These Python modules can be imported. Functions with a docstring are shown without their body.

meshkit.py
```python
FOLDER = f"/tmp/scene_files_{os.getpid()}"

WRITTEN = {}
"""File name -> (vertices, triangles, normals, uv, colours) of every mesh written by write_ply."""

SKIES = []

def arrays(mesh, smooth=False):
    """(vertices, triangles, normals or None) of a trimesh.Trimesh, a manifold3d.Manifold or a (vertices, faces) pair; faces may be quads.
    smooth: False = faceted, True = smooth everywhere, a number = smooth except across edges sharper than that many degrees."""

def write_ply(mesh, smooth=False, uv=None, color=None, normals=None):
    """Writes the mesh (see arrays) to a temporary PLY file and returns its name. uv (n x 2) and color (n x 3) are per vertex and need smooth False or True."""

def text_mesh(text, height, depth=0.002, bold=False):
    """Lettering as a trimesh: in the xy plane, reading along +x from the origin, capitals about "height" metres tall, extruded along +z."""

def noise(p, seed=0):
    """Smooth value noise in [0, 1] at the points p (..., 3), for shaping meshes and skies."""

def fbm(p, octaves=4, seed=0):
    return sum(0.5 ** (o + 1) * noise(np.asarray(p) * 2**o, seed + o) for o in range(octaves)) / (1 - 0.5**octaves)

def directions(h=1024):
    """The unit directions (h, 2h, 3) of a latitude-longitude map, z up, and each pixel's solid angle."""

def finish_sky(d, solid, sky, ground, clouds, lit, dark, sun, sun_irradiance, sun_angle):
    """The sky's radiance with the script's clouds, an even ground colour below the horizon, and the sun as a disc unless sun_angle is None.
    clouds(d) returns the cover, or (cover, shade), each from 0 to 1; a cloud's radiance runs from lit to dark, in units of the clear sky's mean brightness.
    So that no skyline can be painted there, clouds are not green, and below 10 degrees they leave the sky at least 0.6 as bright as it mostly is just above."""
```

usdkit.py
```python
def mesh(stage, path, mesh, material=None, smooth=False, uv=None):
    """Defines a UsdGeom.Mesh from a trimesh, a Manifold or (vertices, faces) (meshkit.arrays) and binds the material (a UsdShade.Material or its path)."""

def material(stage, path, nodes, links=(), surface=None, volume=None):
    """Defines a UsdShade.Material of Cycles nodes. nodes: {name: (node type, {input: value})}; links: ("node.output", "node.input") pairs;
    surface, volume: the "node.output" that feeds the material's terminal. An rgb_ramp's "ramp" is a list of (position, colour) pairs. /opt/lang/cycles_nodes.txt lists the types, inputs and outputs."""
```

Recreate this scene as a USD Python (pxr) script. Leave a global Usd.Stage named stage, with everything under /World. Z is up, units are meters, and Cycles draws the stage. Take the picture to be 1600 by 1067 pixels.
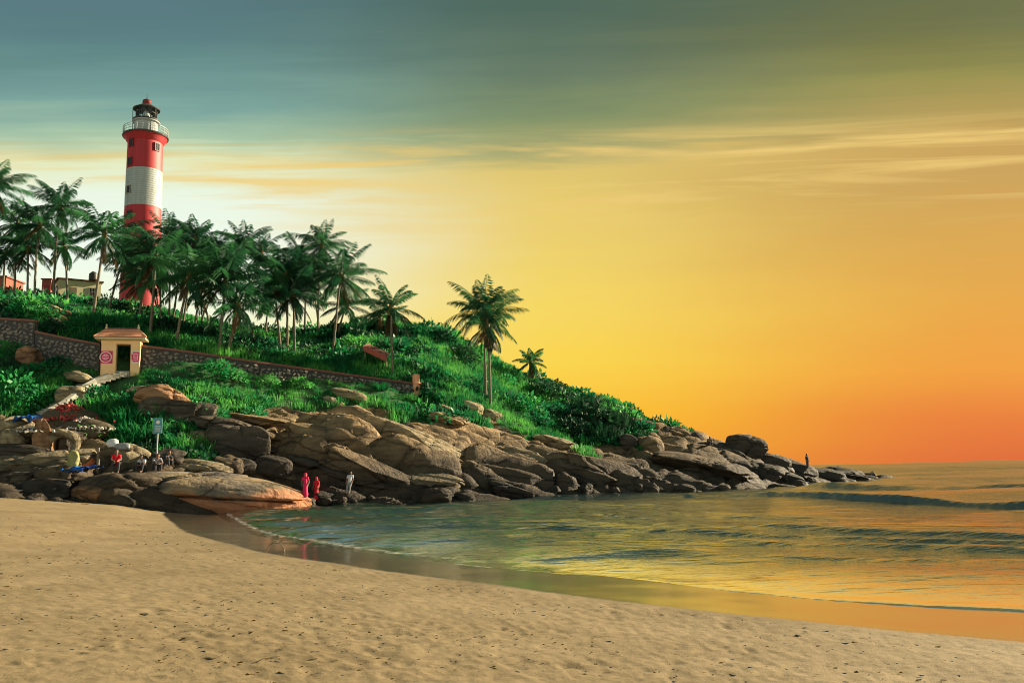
import math, random
import numpy as np
import trimesh, manifold3d
from manifold3d import Manifold
from scipy.interpolate import RBFInterpolator, RegularGridInterpolator
from scipy.spatial import cKDTree
from pxr import Usd, UsdGeom, UsdLux, UsdShade, Gf, Vt, Sdf
import usdkit, meshkit
from meshkit import fbm, noise

stage = Usd.Stage.CreateInMemory()
UsdGeom.SetStageUpAxis(stage, 'Z'); UsdGeom.SetStageMetersPerUnit(stage, 1.0)
UsdGeom.Xform.Define(stage, '/World'); UsdGeom.Scope.Define(stage, '/World/Looks')
PI = math.pi

# ------------------------------------------------------------------ camera, sky, sun, exposure
CAMZ, FPX, PITCH, ROLL = 2.1, 1386.0, math.radians(8.4), math.radians(1.48)
EXPOSURE = 2.1
SUN_AZ, SUN_EL = math.radians(62), math.radians(19)
SUN_I, SKY_S = 0.95, 0.1
F_ = np.array([0, math.cos(PITCH), math.sin(PITCH)]); R0 = np.array([1., 0, 0]); U0 = np.array([0, -math.sin(PITCH), math.cos(PITCH)])
RC = math.cos(ROLL) * R0 - math.sin(ROLL) * U0; UC = math.sin(ROLL) * R0 + math.cos(ROLL) * U0
EYE = np.array([0, 0, CAMZ])
cam = UsdGeom.Camera.Define(stage, '/World/camera')
mtx = np.eye(4); mtx[0, :3] = RC; mtx[1, :3] = UC; mtx[2, :3] = -F_; mtx[3, :3] = EYE
cam.AddTransformOp().Set(Gf.Matrix4d(*mtx.ravel().tolist()))
cam.CreateHorizontalApertureAttr(36.0); cam.CreateVerticalApertureAttr(36.0 * 682 / 1024); cam.CreateFocalLengthAttr(36.0 * FPX / 1600)
cam.CreateClippingRangeAttr(Gf.Vec2f(0.1, 60000)); cam.CreateExposureAttr(EXPOSURE)

def lin(c):
    c = np.asarray(c, float) / 255.0
    return np.where(c <= 0.04045, c / 12.92, ((c + 0.055) / 1.055) ** 2.4)

K = 2.0 ** -EXPOSURE / SKY_S            # cloud veil colours are written as they are seen
def ramp(stops, k=K): return [(p, tuple(lin(c) * k)) for p, c in stops]
sky_right = ramp([(0, (222, 106, 58)), (.05, (230, 122, 50)), (.10, (238, 154, 48)), (.17, (228, 162, 56)), (.24, (216, 163, 68)), (.30, (200, 158, 80)), (.335, (198, 158, 82)), (.362, (174, 150, 76)), (.40, (148, 141, 68)), (.45, (118, 118, 62)), (.49, (96, 104, 64)), (.7, (82, 98, 86)), (1, (88, 100, 98))])
sky_mid = ramp([(0, (246, 165, 46)), (.06, (251, 190, 42)), (.12, (250, 212, 70)), (.18, (246, 215, 92)), (.24, (238, 209, 102)), (.30, (230, 202, 106)), (.335, (224, 198, 110)), (.352, (170, 168, 110)), (.38, (130, 146, 100)), (.43, (102, 122, 98)), (.49, (78, 104, 90)), (.7, (74, 98, 92)), (1, (88, 100, 98))])
sky_left = ramp([(0, (247, 232, 160)), (.10, (247, 242, 178)), (.18, (245, 250, 215)), (.25, (240, 252, 238)), (.31, (236, 248, 228)), (.348, (228, 236, 192)), (.366, (166, 196, 166)), (.40, (124, 165, 156)), (.45, (98, 136, 134)), (.49, (88, 123, 128)), (.7, (88, 114, 122)), (1, (88, 100, 98))])
sky_back = ramp([(0, (240, 236, 205)), (.1, (242, 241, 208)), (.25, (240, 248, 234)), (.32, (232, 243, 222)), (.345, (214, 228, 204)), (.38, (140, 176, 166)), (.49, (92, 128, 140)), (.7, (90, 114, 120)), (1, (88, 100, 98))])
usdkit.material(stage, '/World/Looks/sky_look', {
    'tc': ('texture_coordinate', {}), 'sep': ('separate_xyz', {}),
    'sky': ('sky_texture', {'sky_type': 'single_scattering', 'sun_disc': False, 'sun_elevation': SUN_EL, 'sun_rotation': SUN_AZ, 'aerosol_density': 3.0}),
    # cloud streaks: noise stretched along the horizon shifts the height at which the veil is read
    'mp': ('mapping', {'scale': (1.3, 1.3, 26.0), 'rotation': (0.0, 0.0, 0.0)}), 'n1': ('noise_texture', {'scale': 2.2, 'detail': 6, 'roughness': .55, 'distortion': .6}),
    'mp2': ('mapping', {'scale': (1.2, 1.2, 5.0)}), 'n2': ('noise_texture', {'scale': 1.7, 'detail': 5, 'roughness': .5}),
    's1': ('math', {'math_type': 'multiply_add', 'value2': .055, 'value3': -.0275}), 's2': ('math', {'math_type': 'multiply_add', 'value2': .08, 'value3': -.04}),
    'xx': ('math', {'math_type': 'multiply'}), 'x1': ('math', {'math_type': 'multiply_add', 'value2': -.88, 'value3': 1.0}), 'x2': ('math', {'math_type': 'sqrt'}), 'band': ('math', {'math_type': 'divide'}), 'vec': ('combine_xyz', {}),
    'amp': ('map_range', {'from_min': .03, 'from_max': .36, 'to_min': .1, 'to_max': 1, 'clamp': True}), 'sh': ('math', {'math_type': 'add'}), 'sh2': ('math', {'math_type': 'multiply'}), 'el': ('math', {'math_type': 'add'}),
    'az': ('math', {'math_type': 'arctan2'}), 'azw': ('math', {'math_type': 'multiply_add', 'value2': .25, 'value3': -.125}), 'aza': ('math', {'math_type': 'add'}),
    'rr': ('rgb_ramp', {'ramp': sky_right}), 'rm': ('rgb_ramp', {'ramp': sky_mid}), 'rl': ('rgb_ramp', {'ramp': sky_left}), 'rb': ('rgb_ramp', {'ramp': sky_back}),
    'f1': ('map_range', {'range_type': 'smoothstep', 'from_min': -.36, 'from_max': .06, 'clamp': True}), 'f2': ('map_range', {'range_type': 'smoothstep', 'from_min': .02, 'from_max': .52, 'clamp': True}),
    'az0': ('math', {'math_type': 'subtract', 'value2': .3}), 'ab': ('math', {'math_type': 'absolute'}), 'fb': ('map_range', {'range_type': 'smoothstep', 'from_min': .68, 'from_max': 2.0, 'clamp': True}),
    'm1': ('mix_color', {}), 'm2': ('mix_color', {}), 'm3': ('mix_color', {}),
    'st': ('map_range', {'from_min': .48, 'from_max': .66, 'to_min': 0, 'to_max': .8, 'clamp': True}), 'stb': ('map_range', {'range_type': 'smoothstep', 'from_min': .23, 'from_max': .335, 'clamp': True}), 'stc': ('map_range', {'range_type': 'smoothstep', 'from_min': .385, 'from_max': .345, 'clamp': True}), 'std': ('math', {'math_type': 'multiply'}), 'ste': ('math', {'math_type': 'multiply'}),
    'mst': ('mix_color', {'b': tuple(lin((242, 206, 118)) * K)}),
    'mix': ('mix_color', {'fac': .99}), 'bg': ('background_shader', {'strength': SKY_S}),
}, [('tc.generated', 'sep.vector'), ('sep.x', 'xx.value1'), ('sep.x', 'xx.value2'), ('xx.value', 'x1.value1'), ('x1.value', 'x2.value1'), ('sep.z', 'band.value1'), ('x2.value', 'band.value2'), ('sep.x', 'vec.x'), ('sep.y', 'vec.y'), ('band.value', 'vec.z'), ('vec.vector', 'mp.vector'), ('vec.vector', 'mp2.vector'), ('mp.vector', 'n1.vector'), ('mp2.vector', 'n2.vector'),
    ('n1.fac', 's1.value1'), ('n2.fac', 's2.value1'), ('s1.value', 'sh.value1'), ('s2.value', 'sh.value2'), ('band.value', 'amp.value'), ('sh.value', 'sh2.value1'), ('amp.result', 'sh2.value2'), ('band.value', 'el.value1'), ('sh2.value', 'el.value2'),
    ('sep.x', 'az.value1'), ('sep.y', 'az.value2'), ('n2.fac', 'azw.value1'), ('az.value', 'aza.value1'), ('azw.value', 'aza.value2'),
    ('el.value', 'rr.fac'), ('el.value', 'rm.fac'), ('el.value', 'rl.fac'), ('el.value', 'rb.fac'), ('aza.value', 'f1.value'), ('aza.value', 'f2.value'), ('az.value', 'az0.value1'), ('az0.value', 'ab.value1'), ('ab.value', 'fb.value'),
    ('rl.color', 'm1.a'), ('rm.color', 'm1.b'), ('f1.result', 'm1.fac'), ('m1.result', 'm2.a'), ('rr.color', 'm2.b'), ('f2.result', 'm2.fac'), ('m2.result', 'm3.a'), ('rb.color', 'm3.b'), ('fb.result', 'm3.fac'),
    ('n1.fac', 'st.value'), ('band.value', 'stb.value'), ('band.value', 'stc.value'), ('stb.result', 'std.value1'), ('stc.result', 'std.value2'), ('std.value', 'ste.value1'), ('st.result', 'ste.value2'), ('ste.value', 'mst.fac'), ('m3.result', 'mst.a'),
    ('sky.color', 'mix.a'), ('mst.result', 'mix.b'), ('mix.result', 'bg.color')], surface='bg.background')
dome = UsdLux.DomeLight.Define(stage, '/World/sky'); dome.CreateIntensityAttr(1.0)
UsdShade.MaterialBindingAPI.Apply(dome.GetPrim()).Bind(UsdShade.Material.Get(stage, '/World/Looks/sky_look'))
sun = UsdLux.DistantLight.Define(stage, '/World/sun'); sun.CreateIntensityAttr(SUN_I); sun.CreateAngleAttr(0.53)
sun.CreateColorAttr(Gf.Vec3f(1.0, .83, .56)); sun.GetPrim().CreateAttribute('inputs:normalize', Sdf.ValueTypeNames.Bool).Set(True)
sun.AddRotateXYZOp().Set(Gf.Vec3f(90 - math.degrees(SUN_EL), 0, 180 - math.degrees(SUN_AZ)))

# ------------------------------------------------------------------ helpers
def hor(px): return 738.6 - (px - 800) * 0.0258
def ray(px, py): return F_ + (px - 800) / FPX * RC - (py - 533.5) / FPX * UC
def P(px, py, d):
    r = ray(px, py); return EYE + r * (d / r[1])
def at_z(px, py, z):
    r = ray(px, py); return EYE + r * ((z - CAMZ) / r[2])
def proj(p):
    q = np.asarray(p, float) - EYE; w = q @ F_
    return 800 + FPX * (q @ RC) / w, 533.5 - FPX * (q @ UC) / w

used = {}
def path_for(name, parent):
    base = f'{parent}/{name}'
    n = used.get(base, -1) + 1; used[base] = n
    return base if n == 0 else f'{base}_{n:03d}'
def pp(parent): return '/World' if parent is None else str(parent.GetPath())
def obj(name, mesh, mat, parent=None, smooth=False, attr=None):
    m = usdkit.mesh(stage, path_for(name, pp(parent)), mesh, '/World/Looks/' + mat, smooth)
    for k, v in (attr or {}).items():
        UsdGeom.PrimvarsAPI(m).CreatePrimvar(k, Sdf.ValueTypeNames.FloatArray, 'vertex').Set(Vt.FloatArray.FromNumpy(np.asarray(v, np.float32)))
    return m.GetPrim()
def thing(name, label, cat, loc=(0, 0, 0), rotz=0, group=None, scale=None):
    x = UsdGeom.Xform.Define(stage, path_for(name, '/World')); x.AddTranslateOp().Set(Gf.Vec3d(*map(float, loc))); x.AddRotateZOp().Set(float(rotz))
    if scale is not None: x.AddScaleOp().Set(Gf.Vec3f(*map(float, np.broadcast_to(scale, 3))))
    return tag(x.GetPrim(), label, cat, group)
def tag(o, label=None, cat=None, group=None, kind=None):
    for k, v in (('label', label), ('category', cat), ('group', group), ('kind', kind)):
        if v: o.SetCustomDataByKey(k, v)
    return o
def copy_of(src, label, loc, rotz=0, group=None, scale=None):
    d = src.GetCustomData()
    r = thing(src.GetName().split('_0')[0], label, d['category'], loc, rotz, group or d.get('group'), scale)
    r.GetReferences().AddInternalReference(src.GetPath()); r.SetInstanceable(True)
    return r
cat = trimesh.util.concatenate
def box(sx, sy, sz, c=(0, 0, 0), rot=None, bev=0.0):
    if bev > 0:
        m = trimesh.convex.convex_hull(np.array([[a * (sx / 2 - (bev if k != 0 else 0)), b * (sy / 2 - (bev if k != 1 else 0)), e * (sz / 2 - (bev if k != 2 else 0))] for a in (-1, 1) for b in (-1, 1) for e in (-1, 1) for k in range(3)]))
    else: m = trimesh.creation.box((sx, sy, sz))
    if rot is not None: m.apply_transform(rot)
    m.apply_translation(c); return m
def rot(ax, deg): return trimesh.transformations.rotation_matrix(math.radians(deg), ax)
def tube(pts, radii, n=8, cap=True):
    pts = np.asarray(pts, float); radii = np.broadcast_to(radii, len(pts))
    t = np.gradient(pts, axis=0); t /= np.linalg.norm(t, axis=1, keepdims=True) + 1e-12
    ref = np.array([0.13, 0.99, 0.05]) if abs(t[0][1]) < .9 else np.array([1., 0.1, 0])
    u = np.cross(t, ref); u /= np.linalg.norm(u, axis=1, keepdims=True); w = np.cross(t, u)
    a = np.arange(n) / n * 2 * PI
    v = (pts[:, None] + radii[:, None, None] * (np.cos(a)[None, :, None] * u[:, None] + np.sin(a)[None, :, None] * w[:, None])).reshape(-1, 3)
    f = []
    for i in range(len(pts) - 1):
        for j in range(n):
            a0, a1, b0, b1 = i * n + j, i * n + (j + 1) % n, (i + 1) * n + j, (i + 1) * n + (j + 1) % n
            f += [(a0, a1, b1), (a0, b1, b0)]
    if cap:
        v = np.vstack([v, pts[:1], pts[-1:]]); c0 = len(v) - 2
        for j in range(n): f += [(c0, (j + 1) % n, j), (c0 + 1, (len(pts) - 1) * n + j, (len(pts) - 1) * n + (j + 1) % n)]
    return trimesh.Trimesh(v, np.array(f)[:, ::-1], process=False)
def lathe(profile, n=48): return trimesh.creation.revolve(np.asarray(profile, float), sections=n)

# ------------------------------------------------------------------ materials
def mat(name, nodes, links, surface='p.BSDF', volume=None): return usdkit.material(stage, '/World/Looks/' + name, nodes, links, surface=surface, volume=volume)
def plain(name, c1, c2=None, scale=3.0, rough=.75, bump=.3, bscale=None, dist=.03, spec=.3, detail=5, **kw):
    """two-tone noise colour with a fine bump"""
    c2 = c2 or tuple(.6 * x for x in c1)
    n = {'g': ('texture_coordinate', {}), 'n': ('noise_texture', {'scale': scale, 'detail': detail, 'roughness': .6}), 'r': ('rgb_ramp', {'ramp': [(.3, c2), (.68, c1)]}),
         'b': ('noise_texture', {'scale': bscale or scale * 6, 'detail': 4}), 'bp': ('bump', {'strength': bump, 'distance': dist}), 'p': ('principled_bsdf', {'roughness': rough, 'specular_ior_level': spec, **kw})}
    mat(name, n, [('g.object', 'n.vector'), ('g.object', 'b.vector'), ('n.fac', 'r.fac'), ('r.color', 'p.base_color'), ('b.fac', 'bp.height'), ('bp.normal', 'p.normal')])
def leafmat(name, c1, c2, rough=.45, trans=.35):
    """leaves: tone varies from leaf to leaf, light passes through"""
    mat(name, {'g': ('geometry', {}), 'o': ('object_info', {}), 'n': ('noise_texture', {'scale': .22, 'detail': 4, 'roughness': .6}), 'nn': ('map_range', {'from_min': .33, 'from_max': .67, 'to_min': -.15, 'to_max': .62}), 'a': ('math', {'math_type': 'multiply_add', 'value2': .45}), 'a2': ('math', {'math_type': 'multiply_add', 'value2': .25}),
               'r': ('rgb_ramp', {'ramp': [(.2, c1), (.85, c2)]}), 'p': ('principled_bsdf', {'roughness': rough, 'specular_ior_level': .25}), 't': ('translucent_bsdf', {}), 'm': ('mix_closure', {'fac': trans})},
        [('g.position', 'n.vector'), ('g.random_per_island', 'a.value1'), ('n.fac', 'nn.value'), ('nn.result', 'a.value3'), ('a.value', 'a2.value3'), ('o.random', 'a2.value1'), ('a2.value', 'r.fac'), ('r.color', 'p.base_color'), ('r.color', 't.color'), ('p.BSDF', 'm.closure1'), ('t.BSDF', 'm.closure2')], surface='m.closure')
leafmat('palm_leaf', (.014, .075, .036), (.06, .25, .075))
leafmat('palm_leaf_dry', (.07, .045, .02), (.16, .11, .04))
leafmat('grass_leaf', (.012, .18, .05), (.17, .54, .10), rough=.6, trans=.45)
leafmat('shrub_leaf', (.010, .13, .05), (.05, .36, .10), rough=.5, trans=.4)
leafmat('dark_leaf', (.008, .045, .022), (.03, .10, .04), rough=.6, trans=.3)
plain('trunk', (.20, .17, .12), (.09, .075, .05), 6, .9, .6)
plain('stem', (.08, .06, .035), None, 8, .9)
plain('coconut', (.10, .12, .03), (.16, .09, .03), 9, .6)
def rockmat(name, c1, c2, c3, wet=1.0, low=(.034, .031, .028), z0=-1.2, z1=4.8):  # low colour near the sea: wet staining plus painted shade of the cliff
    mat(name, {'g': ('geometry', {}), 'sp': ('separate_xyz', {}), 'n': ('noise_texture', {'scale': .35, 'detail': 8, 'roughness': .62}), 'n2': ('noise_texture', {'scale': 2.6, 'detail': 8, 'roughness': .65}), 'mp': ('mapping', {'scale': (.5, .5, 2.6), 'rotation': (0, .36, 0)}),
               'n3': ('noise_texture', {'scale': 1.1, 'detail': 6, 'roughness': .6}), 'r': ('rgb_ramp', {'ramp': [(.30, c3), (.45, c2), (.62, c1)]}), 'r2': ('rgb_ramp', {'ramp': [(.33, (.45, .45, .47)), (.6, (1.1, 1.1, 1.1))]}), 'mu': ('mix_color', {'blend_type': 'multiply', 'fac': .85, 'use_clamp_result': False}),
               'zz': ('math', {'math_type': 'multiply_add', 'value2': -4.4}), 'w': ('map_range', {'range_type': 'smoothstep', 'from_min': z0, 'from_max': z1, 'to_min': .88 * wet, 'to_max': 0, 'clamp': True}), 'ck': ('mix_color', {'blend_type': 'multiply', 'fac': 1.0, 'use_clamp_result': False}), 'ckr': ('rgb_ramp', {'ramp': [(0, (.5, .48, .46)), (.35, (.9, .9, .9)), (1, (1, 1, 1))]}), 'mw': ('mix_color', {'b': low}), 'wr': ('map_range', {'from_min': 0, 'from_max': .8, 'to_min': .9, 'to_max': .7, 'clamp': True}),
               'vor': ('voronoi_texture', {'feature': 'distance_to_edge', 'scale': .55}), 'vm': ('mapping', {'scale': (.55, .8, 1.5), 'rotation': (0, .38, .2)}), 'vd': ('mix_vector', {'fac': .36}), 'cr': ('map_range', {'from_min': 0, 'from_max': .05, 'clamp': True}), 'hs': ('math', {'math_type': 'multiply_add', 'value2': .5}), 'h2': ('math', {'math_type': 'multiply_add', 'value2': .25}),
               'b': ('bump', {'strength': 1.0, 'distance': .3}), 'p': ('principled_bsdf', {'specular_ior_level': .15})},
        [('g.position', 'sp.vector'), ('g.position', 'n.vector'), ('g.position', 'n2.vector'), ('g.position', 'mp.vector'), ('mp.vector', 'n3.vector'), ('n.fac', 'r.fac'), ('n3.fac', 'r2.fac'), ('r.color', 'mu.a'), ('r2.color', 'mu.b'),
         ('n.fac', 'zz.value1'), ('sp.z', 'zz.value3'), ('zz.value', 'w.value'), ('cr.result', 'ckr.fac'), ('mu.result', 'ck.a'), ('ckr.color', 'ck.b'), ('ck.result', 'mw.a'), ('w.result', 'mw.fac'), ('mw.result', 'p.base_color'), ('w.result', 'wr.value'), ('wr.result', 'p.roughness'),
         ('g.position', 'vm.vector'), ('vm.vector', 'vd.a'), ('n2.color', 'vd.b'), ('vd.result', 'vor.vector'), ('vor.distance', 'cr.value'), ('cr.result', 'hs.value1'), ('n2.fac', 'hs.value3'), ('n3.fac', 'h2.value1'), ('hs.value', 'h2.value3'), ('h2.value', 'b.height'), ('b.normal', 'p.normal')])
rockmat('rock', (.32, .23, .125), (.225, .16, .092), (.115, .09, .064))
rockmat('rock_orange', (.38, .215, .115), (.29, .16, .09), (.13, .095, .068), .35)
rockmat('rock_banded', (.33, .25, .145), (.15, .13, .105), (.075, .07, .065), 1.0, (.34, .145, .075), -1.5, -.7)
rockmat('rock_flank', (.40, .19, .10), (.34, .15, .08), (.17, .10, .06), 0)
rockmat('rock_pale', (.38, .31, .19), (.28, .23, .15), (.15, .125, .09), .6)
rockmat('rock_dark', (.125, .10, .075), (.08, .068, .055), (.04, .036, .032))  # dark rock; also paints shade on the lower cliff and in the recess
# headland: rock below, dark earth and moss where the plants grow (primvar grass)
plain('earth', (.025, .11, .03), (.03, .05, .02), 1.2, .95, .5, 5, .1)
# sand: dry and rippled above, dark, smooth and glossy where the waves have wetted it (primvar wet)
mat('sand', {'g': ('geometry', {}), 'n': ('noise_texture', {'scale': .5, 'detail': 5}), 'n2': ('noise_texture', {'scale': 6, 'detail': 9, 'roughness': .75}), 'n3': ('noise_texture', {'scale': 45, 'detail': 3}), 'at': ('attribute', {'attribute': 'wet'}),
             'r': ('rgb_ramp', {'ramp': [(.3, (.185, .140, .076)), (.7, (.250, .195, .112))]}), 'r2': ('rgb_ramp', {'ramp': [(.30, (.30, .30, .30)), (.43, (.86, .86, .86)), (.7, (1.15, 1.15, 1.15))]}), 'mu': ('mix_color', {'blend_type': 'multiply', 'fac': 1.0, 'use_clamp_result': False}),
             'wn': ('math', {'math_type': 'multiply_add', 'value2': .18}), 'w': ('map_range', {'range_type': 'smoothstep', 'from_min': .48, 'from_max': .70, 'clamp': True}), 'mw': ('mix_color', {'b': (.05, .04, .026)}), 'ro': ('map_range', {'from_min': 0, 'from_max': 1, 'to_min': .9, 'to_max': .26, 'clamp': True}), 'sp': ('map_range', {'from_min': 0, 'from_max': 1, 'to_min': .15, 'to_max': .75, 'clamp': True}),
             'bs': ('map_range', {'from_min': 0, 'from_max': 1, 'to_min': .55, 'to_max': .03, 'clamp': True}), 'hs': ('math', {'math_type': 'multiply_add', 'value2': .25}), 'b': ('bump', {'distance': .03}), 'p': ('principled_bsdf', {'coat_roughness': .14, 'coat_ior': 1.8})},
    [('g.position', 'n.vector'), ('g.position', 'n2.vector'), ('g.position', 'n3.vector'), ('n.fac', 'r.fac'), ('n2.fac', 'r2.fac'), ('r.color', 'mu.a'), ('r2.color', 'mu.b'), ('n.fac', 'wn.value1'), ('at.fac', 'wn.value3'), ('wn.value', 'w.value'), ('mu.result', 'mw.a'), ('w.result', 'mw.fac'), ('mw.result', 'p.base_color'),
     ('w.result', 'p.coat_weight'), ('w.result', 'ro.value'), ('ro.result', 'p.roughness'), ('w.result', 'sp.value'), ('sp.result', 'p.specular_ior_level'), ('w.result', 'bs.value'), ('bs.result', 'b.strength'), ('n3.fac', 'hs.value1'), ('n2.fac', 'hs.value3'), ('hs.value', 'b.height'), ('b.normal', 'p.normal')])
# sea: rippled surface over dark green water, clear where it thins to nothing on the sand (primvar depth)
mat('sea_water', {'g': ('geometry', {}), 'at': ('attribute', {'attribute': 'depth'}), 'm1': ('mapping', {'scale': (.22, .62, 1), 'rotation': (0, 0, .12)}), 'n1': ('noise_texture', {'scale': .9, 'detail': 4, 'roughness': .55, 'distortion': .5}), 'm2': ('mapping', {'scale': (.5, 1.5, 1), 'rotation': (0, 0, -.1)}), 'n2': ('noise_texture', {'scale': 2.2, 'detail': 4, 'roughness': .6}),
                  'h': ('math', {'math_type': 'multiply_add', 'value2': .35}), 'cs': ('map_range', {'from_min': 0, 'from_max': .3, 'to_min': .16, 'to_max': .62, 'clamp': True}), 'b': ('bump', {'distance': .38}),
                  'cr': ('rgb_ramp', {'ramp': [(0, (.04, .05, .028)), (.35, (.010, .030, .020)), (1, (.006, .016, .018))]}), 'rf': ('map_range', {'from_min': .8, 'from_max': 3, 'to_min': .06, 'to_max': .2, 'clamp': True}), 'p': ('principled_bsdf', {'ior': 2.3, 'specular_ior_level': .6}), 't': ('transparent_bsdf', {'color': (.8, .88, .8)}), 'fr': ('fresnel', {'IOR': 1.333}), 'gl': ('glossy_bsdf', {'roughness': .06, 'color': (1, 1, 1)}), 'thin': ('mix_closure', {}), 'al': ('map_range', {'range_type': 'smoothstep', 'from_min': .0, 'from_max': .22, 'clamp': True}), 'mx': ('mix_closure', {}), 'fa': ('attribute', {'attribute': 'foam'}), 'fn': ('noise_texture', {'scale': 3.2, 'detail': 6, 'roughness': .7}), 'fs': ('math', {'math_type': 'multiply'}), 'fm': ('map_range', {'from_min': .36, 'from_max': .56, 'to_max': .6, 'clamp': True}), 'fd': ('principled_bsdf', {'base_color': (.5, .5, .46), 'roughness': .8}), 'fx': ('mix_closure', {})},
    [('g.position', 'm1.vector'), ('g.position', 'm2.vector'), ('m1.vector', 'n1.vector'), ('m2.vector', 'n2.vector'), ('n2.fac', 'h.value1'), ('n1.fac', 'h.value3'), ('h.value', 'b.height'), ('at.fac', 'cs.value'), ('cs.result', 'b.strength'), ('b.normal', 'p.normal'), ('b.normal', 'gl.normal'), ('b.normal', 'fr.normal'), ('at.fac', 'cr.fac'), ('at.fac', 'rf.value'), ('rf.result', 'p.roughness'), ('cr.color', 'p.base_color'),
     ('fr.fac', 'thin.fac'), ('t.BSDF', 'thin.closure1'), ('gl.BSDF', 'thin.closure2'), ('at.fac', 'al.value'), ('al.result', 'mx.fac'), ('thin.closure', 'mx.closure1'), ('p.BSDF', 'mx.closure2'), ('g.position', 'fn.vector'), ('fa.fac', 'fs.value1'), ('fn.fac', 'fs.value2'), ('fs.value', 'fm.value'), ('fm.result', 'fx.fac'), ('mx.closure', 'fx.closure1'), ('fd.BSDF', 'fx.closure2')], surface='fx.closure')
def streaked(name, c1, c2, c3):
    mat(name, {'g': ('texture_coordinate', {}), 'm': ('mapping', {'scale': (1.6, 1.6, .09)}), 'n': ('noise_texture', {'scale': 1.4, 'detail': 6, 'roughness': .65}), 'n2': ('noise_texture', {'scale': .8, 'detail': 6, 'roughness': .65}), 'r': ('rgb_ramp', {'ramp': [(.3, c2), (.58, c1)]}), 'r2': ('map_range', {'from_min': .55, 'from_max': .75, 'to_max': .55, 'clamp': True}), 'mx': ('mix_color', {'b': c3}), 'bp': ('bump', {'strength': .2, 'distance': .02}), 'p': ('principled_bsdf', {'roughness': .6})},
        [('g.object', 'm.vector'), ('m.vector', 'n.vector'), ('g.object', 'n2.vector'), ('n.fac', 'r.fac'), ('r.color', 'mx.a'), ('n2.fac', 'r2.value'), ('r2.result', 'mx.fac'), ('mx.result', 'p.base_color'), ('n2.fac', 'bp.height'), ('bp.normal', 'p.normal')])
streaked('red_paint', (.36, .006, .012), (.22, .008, .014), (.20, .018, .02)); streaked('white_paint', (.31, .335, .33), (.22, .25, .245), (.22, .23, .21))
plain('dark_iron', (.03, .035, .035), (.05, .04, .035), 5, .5, .1)
plain('dark_red_iron', (.16, .02, .02), (.10, .018, .02), 4, .5, .1)
plain('dark_pane', (.012, .014, .016), (.02, .022, .022), 2, .15, 0)
plain('cream_plaster', (.62, .56, .34), (.50, .46, .28), 1.4, .8, .2, 25)
plain('ochre_plaster', (.88, .58, .30), (.80, .50, .25), 1.1, .8, .2, 25)
plain('roof_tile', (.80, .38, .22), (.64, .27, .15), 6, .8, .3)
plain('red_brick', (.36, .09, .06), (.24, .06, .045), 5, .85, .4)
plain('coping', (.24, .10, .075), (.15, .07, .055), 3, .85, .4)
plain('mortar', (.075, .072, .07), (.045, .045, .045), 4, .95, .4)
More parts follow.
